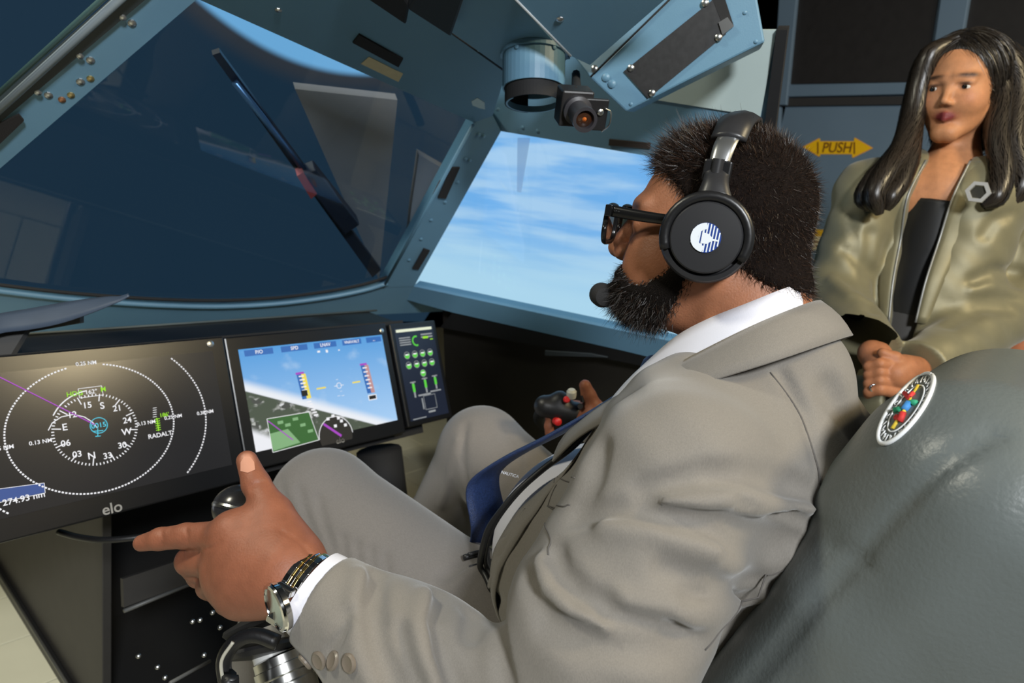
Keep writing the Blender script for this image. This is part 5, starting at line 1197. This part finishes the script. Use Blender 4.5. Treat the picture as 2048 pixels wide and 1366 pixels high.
def whead(q):
    s = np.stack([np.abs(q[:, 0]), q[:, 1], q[:, 2]], 1)
    d = ell(q, (0, -.012, .040), (.068, .086, .078))
    d = smin(d, ell(q, (0, .034, -.012), (.055, .050, .078)), .03)
    d = smin(d, ell(s, (.032, .046, -.024), (.026, .030, .026)), .022)
    d = smin(d, rc(s, (.048, .0, -.040), (.012, .062, -.088), .016, .015), .02)
    d = smin(d, ell(q, (0, .066, -.086), (.017, .015, .015)), .016)
    d = smax(d, -ell(s, (.030, .088, .004), (.018, .012, .010)), .010)
    d = smin(d, ell(s, (.029, .066, .003), (.0135, .0125, .0105)), .003)
    d = smin(d, ell(s, (.0295, .0672, .0085), (.0150, .0135, .0070)), .002); d = smin(d, ell(s, (.0295, .0660, -.0065), (.0145, .0130, .0050)), .002)
    d = smin(d, rc(s, (.010, .077, .021), (.040, .066, .022), .007, .006), .010)
    d = smin(d, rc(q, (0, .077, .012), (0, .094, -.026), .0050, .0072), .010)
    d = smin(d, ell(s, (.0085, .085, -.030), (.0062, .008, .0055)), .005)
    d = smin(d, rc(s, (0, .081, -.050), (.021, .070, -.054), .0050, .0025), .004)
    d = smin(d, rc(s, (0, .080, -.060), (.018, .070, -.056), .0060, .0025), .004)
    return d
wNB = P(1903, 345, 1.49); nkw = (wNB-OW) @ np.array([wL, wF, wU]).T
wRS, wLS = P(1738, 385, 1.50), P(2072, 400, 1.50); wRE, wLE = P(1668, 590, 1.50), P(2040, 610, 1.50); wRW, wLW = P(1742, 706, 1.32), P(1838, 738, 1.32)
WST, HIP = P(1838, 600, 1.52), P(1805, 800, 1.54)
def wskin(p):
    q = (p-OWf) @ WR_.T; d = whead(q)
    d = smin(d, rc(q, (0, -.020, -.04), nkw+np.array([0, -.004, -.01]), .043, .047), .025)
    d = smin(d, rc(p, wRS+(wLS-wRS)*.22, wRS+(wLS-wRS)*.78, .045, .045), .045)
    d = smin(d, rc(p, wNB+bF*.015-np.array([0, 0, .05]), WST, .085, .085), .05)
    return d
V, Q = surface(wskin, OW-[.26, .28, .56], OW+[.26, .28, .16], .0042)
q = (V-OWf) @ WR_.T; colr = np.tile(np.array(srgb(186, 130, 92)), (len(V), 1))
blend(gauss((0, .083, -.055), (.020, .02, .0095))*1.9, srgb(112, 34, 42), .95)
blend(gauss((.030, .075, .024), (.020, .02, .0040))*1.5, srgb(32, 22, 18), .9)
blend(gauss((.029, .078, .008), (.017, .014, .0026))*1.2, srgb(50, 32, 26), .8)
blend(gauss((.029, .078, .002), (.0055, .012, .0055))*1.5, srgb(30, 18, 14), 1.)
blend(gauss((.038, .060, -.020), (.016, .03, .014)), srgb(196, 118, 90), .4)
wparts = [(V, Q, colr)]
rk = [P(1752, 712, 1.315), P(1762, 735, 1.295), P(1768, 762, 1.29)]
def whands(p):
    d = chain(p, [wRW, rk[0], rk[1], rk[2]], [.024, .027, .028, .020], .01)
    k0 = P(1806, 738, 1.28); d = smin(d, rc(p, wLW, k0, .024, .028), .012); d = smin(d, ell(p, P(1788, 748, 1.275), (.030, .030, .030)), .012)
    for i in range(4):
        y = 722+i*17; d = np.minimum(d, chain(p, [P(1788, y+10, 1.268), P(1760, y+6, 1.262), P(1738, y+11, 1.275), P(1736, y+16, 1.300)], [.0125, .0105, .0095, .0085], .004))
    return smin(d, chain(p, [k0, P(1790, 716, 1.268), P(1765, 706, 1.270)], [.016, .0115, .0095], .006), .006)
v_s, q_s = surface(whands, P(1775, 740, 1.29)-.13, P(1775, 740, 1.29)+.13, .0035); wparts.append((v_s, q_s, np.tile(np.array(srgb(170, 112, 78)), (len(v_s), 1))))
off = 0; VV = []; QQ = []; CC = []
for v_s, q_s, c_s in wparts: VV.append(v_s); QQ.append(q_s+off); CC.append(c_s); off += len(v_s)
vmesh('body', np.concatenate(VV), np.concatenate(QQ), skin, wom, np.concatenate(CC))
eyew = mat('eye_white', srgb(215, 208, 200), .25); eyed = mat('eye_dark', (.01, .007, .005), .15)
for s in (1, -1):
    e0 = HW(s*.029, .0665, .003); gz = nrm(wF+lft*.35-np.array([0, 0, .25]))
    V, Q = surface(lambda p: ell(p, e0, (.0126, .0126, .0126)), e0-.018, e0+.018, .0025); vmesh('eye', V, Q, eyew, wom)
    lathe('iris', [(.0058, .0112), (.0035, .0128), (.0005, .0132)], e0, gz, eyed, wom, 16)
# black top, trousers
def wtorso(p, g=0.):
    d = rc(p, wNB+bF*.012-np.array([0, 0, .06])+bL*.055, WST+bL*.050, .088+g, .080+g); d = smin(d, rc(p, wNB+bF*.012-np.array([0, 0, .06])-bL*.055, WST-bL*.050, .088+g, .080+g), .04)
    d = smin(d, rc(p, WST, HIP, .105+g, .135+g), .06); d = smin(d, rc(p, wRS, wLS, .052+g, .052+g), .05)
    return d
ztop = hit(1860, 397, wNB+bF*.10, bF)[2]
V, Q = surface(lambda p: smax(smin(rc(p, wNB+bF*.022-np.array([0, 0, .05]), WST, .088, .090), rc(p, WST, HIP, .095, .115), .04), p[:, 2]-ztop, .004), HIP-[.3, .3, .1], wNB+[.3, .3, .1], .008); vmesh('black_top', V, Q, blacktop, wom)
def wpants(p):
    d = rc(p, WST-np.array([0, 0, .02]), HIP, .102, .128)
    for s in (-1, 1): d = smin(d, chain(p, [HIP+bL*s*.07, np.array([*(HIP+bL*s*.08)[:2], .45]), np.array([*(HIP+bL*s*.08)[:2], .06])], [.09, .075, .07], .03), .03)
    return d
V, Q = surface(wpants, (HIP[0]-.3, HIP[1]-.3, 0.0), (HIP[0]+.3, HIP[1]+.3, WST[2]+.10), .012); vmesh('trousers', V, Q, mat('dark_trousers', srgb(72, 70, 68), .6), wom)
# jacket with an open front
def wl(px, py): q_ = hit(px, py, wNB+bF*.10, bF)-wNB; return q_ @ bL, q_[2]+wNB[2]
eL = [wl(*a) for a in ((1852, 320), (1822, 395), (1806, 480), (1796, 560), (1790, 640), (1788, 800))]; eR = [wl(*a) for a in ((1938, 320), (1908, 395), (1882, 480), (1860, 560), (1842, 640), (1830, 800))]
sgn = 1 if eR[0][0] > eL[0][0] else -1
zL = np.array([e[1] for e in eL])[::-1]; xL_ = np.array([e[0] for e in eL])[::-1]; zR = np.array([e[1] for e in eR])[::-1]; xR_ = np.array([e[0] for e in eR])[::-1]
wNBf = wNB.astype(np.float32); bLf = bL.astype(np.float32); bFf = bF.astype(np.float32)
def wjacket0(p):
    d = wtorso(p, .014); u = (p-wNBf) @ bLf; f_ = (p-wNBf) @ bFf; z = p[:, 2]
    lo_ = np.interp(z, zL, xL_); hi_ = np.interp(z, zR, xR_); a_, b_ = np.minimum(lo_, hi_), np.maximum(lo_, hi_)
    d = smax(d, -np.maximum(np.maximum(a_-u, u-b_), -f_), .008)
    d = smax(d, -rc(p, wNB+bF*.01, wNB+np.array([0, 0, .2]), .058, .07), .01)
    d = smin(d, smax(chain(p, [wRS, wRE, wRW], [.066, .062, .056], .03), (p-wRW.astype(np.float32)) @ nrm(wRW-wRE).astype(np.float32), .004), .025)
    d = smin(d, smax(chain(p, [wLS, wLE, wLW], [.066, .064, .056], .03), (p-wLW.astype(np.float32)) @ nrm(wLW-wLE).astype(np.float32), .004), .025)
    return d
WCR = []
for pl, w__, dp in (([(1690, 500), (1720, 520), (1745, 545)], .012, .010), ([(1665, 560), (1700, 590), (1740, 600)], .012, -.008), ([(1950, 560), (1990, 540), (2040, 545)], .012, .012), ([(1945, 580), (1985, 575), (2040, 590)], .012, -.010), ([(1900, 650), (1960, 620), (2020, 620)], .014, .008), ([(1700, 440), (1712, 480), (1716, 520)], .012, .008), ([(1970, 470), (1990, 440), (2020, 430)], .012, .009), ([(1740, 470), (1735, 540), (1745, 620)], .014, .010)):
    WCR.append((cast(wjacket0, pl, .8, 2.2).astype(np.float32), w__, dp))
def wjacket(p):
    d = wjacket0(p)
    for pts, w__, dp in WCR: d = d+dp*np.exp(-(pdist(p, pts)/w__)**2)
    return d+.002*np.sin(p[:, 0]*50+p[:, 2]*60)*np.sin(p[:, 1]*55-p[:, 2]*30)
V, Q = surface(wjacket, np.minimum(wRE, wLE)-[.15, .15, .28], np.maximum(wRS, wLS)+[.15, .15, .14], .007); vmesh('jacket', V, Q, satin, wom)
for ed, sg in ((eL, -1), (eR, 1)):
    s_ = sg*sgn; pts = []
    for u, z in ed[:5]:
        base = np.array([wNB[0], wNB[1], z])+bL*u; fs = np.linspace(.0, .22, 120); dd = wtorso((base+bF*fs[:, None]).astype(np.float32), .014); ins = np.flatnonzero(dd < 0); pts.append(base+bF*(fs[ins[-1]] if len(ins) else .04))
    pts = np.array(pts); wdt = np.array([.022, .045, .038, .030, .020])[:, None]
    ribbon('lapel', pts+bF*.004, pts+bL*s_*wdt+bF*.002-bF*wdt*.25, .005, satin, wom, n=24, out=WST-bF*.2)
    tube('lapel_edge', pts+bF*.006, .0022, satin_edge, wom, 6, n=30)
# ---- hair: scalp cap, thick locks and fine strands
whair = mat('woman_hair', (.011, .009, .008), .42, spec=.5, bump=.9, bscale=420, stretch=(1, 1, .12))
def wcap(p):
    q = (p-OWf) @ WR_.T; d = ell(q, (0, -.022, .044), (.080, .096, .086)); d = smin(d, ell(q, (0, -.05, -.04), (.070, .055, .085)), .04)
    return smax(d, -ell(q, (0, .085, -.022), (.066, .080, .098)), .012)
V, Q = surface(wcap, OW-.2, OW+.2, .005); hairw = vmesh('hair', V, Q, whair, wom)
ci = RNG.choice(len(V), 6000); cr_ = V[ci].astype(np.float32); cg = grad(wcap, cr_); cdn = -wU-wF*.35+np.sign(((cr_-OWf) @ WR_.T)[:, :1])*wL*.5; cdn = cdn-cg*(cdn*cg).sum(1)[:, None]+cg*.10; cdn /= np.linalg.norm(cdn, axis=1)[:, None]
strands('hair_strands', cr_+cg*.001, cdn, RNG.uniform(.03, .06, 6000), .0012, mat('woman_hair_strand', (.030, .023, .017), .34, spec=.6), hairw, 4, .10, .1, bend=-cg*.35)
guides = [([(1915, 80, 1.42), (1862, 108, 1.43), (1838, 170, 1.45), (1826, 240, 1.45), (1806, 305, 1.42), (1772, 345, 1.39), (1742, 388, 1.385), (1756, 428, 1.39)], .024),
          ([(1908, 84, 1.45), (1852, 125, 1.47), (1828, 210, 1.48), (1814, 285, 1.46), (1786, 330, 1.42), (1750, 362, 1.41), (1726, 392, 1.41), (1738, 420, 1.41)], .026),
          ([(1910, 82, 1.44), (1858, 116, 1.45), (1834, 190, 1.46), (1828, 262, 1.45), (1822, 320, 1.41), (1800, 365, 1.39), (1776, 392, 1.385), (1770, 420, 1.39)], .020),
          ([(1925, 80, 1.41), (1978, 108, 1.42), (2000, 180, 1.42), (1998, 260, 1.39), (2006, 330, 1.365), (1988, 385, 1.355), (1962, 412, 1.36)], .024),
          ([(1930, 80, 1.43), (2008, 115, 1.43), (2030, 190, 1.42), (2026, 280, 1.40), (2034, 350, 1.385), (2018, 410, 1.38)], .030),
          ([(1935, 82, 1.47), (2025, 125, 1.47), (2052, 210, 1.46), (2050, 300, 1.45), (2055, 380, 1.43), (2040, 430, 1.43)], .034)]
for g, r in guides:
    pts = spline([P(*a) for a in g], 28); rad = r*np.interp(np.linspace(0, 1, 28), [0, .15, .6, .9, 1], [.35, .75, .8, .7, .25])
    pts = pts+np.sin(np.linspace(0, 9, 28))[:, None]*bL*.007*np.linspace(0, 1, 28)[:, None]; tube('hair_lock', pts, rad*.82, whair, hairw, 12)
    n_ = 700; th = RNG.uniform(0, 2*math.pi, n_); rr = np.sqrt(RNG.uniform(.5, 1.5, n_)); Vs = np.zeros((n_, 28, 2, 3)); ph = RNG.uniform(0, 6.3, n_)
    for i in range(28):
        t = nrm(pts[min(i+1, 27)]-pts[max(i-1, 0)]); x, y, _ = frame_of(t, bF); a = th+.5*math.sin(i*.45)+.22*np.sin(i*.7+ph)
        c = pts[i]+(np.cos(a)[:, None]*x+np.sin(a)[:, None]*y)*(rr*rad[i]*1.08)[:, None]; sd = (-np.sin(a)[:, None]*x+np.cos(a)[:, None]*y)*.0007
        Vs[:, i, 0] = c-sd; Vs[:, i, 1] = c+sd
    b = np.arange(n_)[:, None]*56; vmesh('hair_strands', Vs.reshape(-1, 3), np.concatenate([np.stack([b[:, 0]+2*k, b[:, 0]+2*k+1, b[:, 0]+2*k+3, b[:, 0]+2*k+2], 1) for k in range(27)]), mat('woman_hair_strand', (.030, .023, .017), .34, spec=.6), hairw)
br = thing('brooch', 'silver hexagonal ring brooch pinned on the olive satin lapel', 'brooch', P(1956, 384, 1.36))
bc = P(1956, 384, 1.325)
lathe('ring', [(.0135, 0), (.0225, 0), (.0215, .005), (.0145, .005), (.0135, 0)], bc, nrm(bF), mat('brooch_silver', (.75, .75, .74), .3, .6), br, 6, smooth=False, cap=False)
lathe('backing', [(.013, -.001), (.013, .0005)], bc, nrm(bF), mat('brooch_dark', (.03, .028, .02), .4), br, 6, smooth=False)
rg = P(1752, 776, 1.262); tag(tube('finger_ring', [rg+(rt*math.cos(t)+up*math.sin(t)*.7-fw*.2*math.sin(t))*.0105 for t in np.linspace(0, 6.283, 20)], .0022, chrome, None, 6), 'silver ring on the clasped hands of the standing woman', 'ring')

# ================================================================== BYSTANDER AT THE EDGE
by = thing('person', 'person in a dark blue-grey jacket, only a sleeve and hand showing behind the seat', 'person', (*P(2180, 760, 1.84)[:2], 0))
navy = mat('dark_jacket', srgb(58, 64, 74), .7, noise=.1, nscale=300)
tS, tE, tW = P(2150, 420, 1.80), P(2112, 600, 1.82), P(2042, 690, 1.72); tN, tH = P(2235, 330, 1.80), P(2180, 760, 1.84)
def by_core(p):
    d = rc(p, tN+np.array([0, 0, .16]), tN+np.array([0, 0, .19]), .085, .09); d = smin(d, rc(p, tN+np.array([0, 0, .1]), tN, .055, .06), .03); d = smin(d, rc(p, tN, tH, .09, .12), .05)
    d = smin(d, chain(p, [tS, tE, tW], [.045, .038, .027]), .03); hk = tW+nrm(tW-tE)*.06-np.array([0, 0, .015])
    d = smin(d, rc(p, tW, hk, .026, .028), .01)
    for i in range(4): d = smin(d, chain(p, [hk+bL*(i-1.5)*.017, hk+bL*(i-1.5)*.018+nrm(tW-tE)*.035-np.array([0, 0, .02]), hk+bL*(i-1.5)*.016+nrm(tW-tE)*.03-np.array([0, 0, .05])], [.011, .010, .008], .004), .005)
    return d
V, Q = surface(by_core, np.minimum(tW, tH)-.3, np.maximum(tN, tS)+[.3, .3, .35], .007); vmesh('body', V, Q, skin, by, np.tile(np.array(srgb(165, 105, 78)), (len(V), 1)))
def by_jk(p): return smin(smin(rc(p, tN-np.array([0, 0, .08]), tH, .14, .15), rc(p, tS, tN-np.array([0, 0, .08]), .07, .08), .05), smax(chain(p, [tS, tE, tW], [.075, .066, .054], .03), (p-tW.astype(np.float32)) @ nrm(tW-tE).astype(np.float32), .004), .03)
V, Q = surface(by_jk, np.minimum(tW, tH)-.25, np.maximum(tN, tS)+.25, .009); vmesh('jacket', V, Q, navy, by)
V, Q = surface(lambda p: np.minimum(*[chain(p, [tH+bL*s*.08, np.array([*(tH+bL*s*.09)[:2], .08])], [.11, .075], .02) for s in (-1, 1)]), (tH[0]-.35, tH[1]-.35, 0), (tH[0]+.35, tH[1]+.35, tH[2]+.15), .016); vmesh('trousers', V, Q, navy, by)
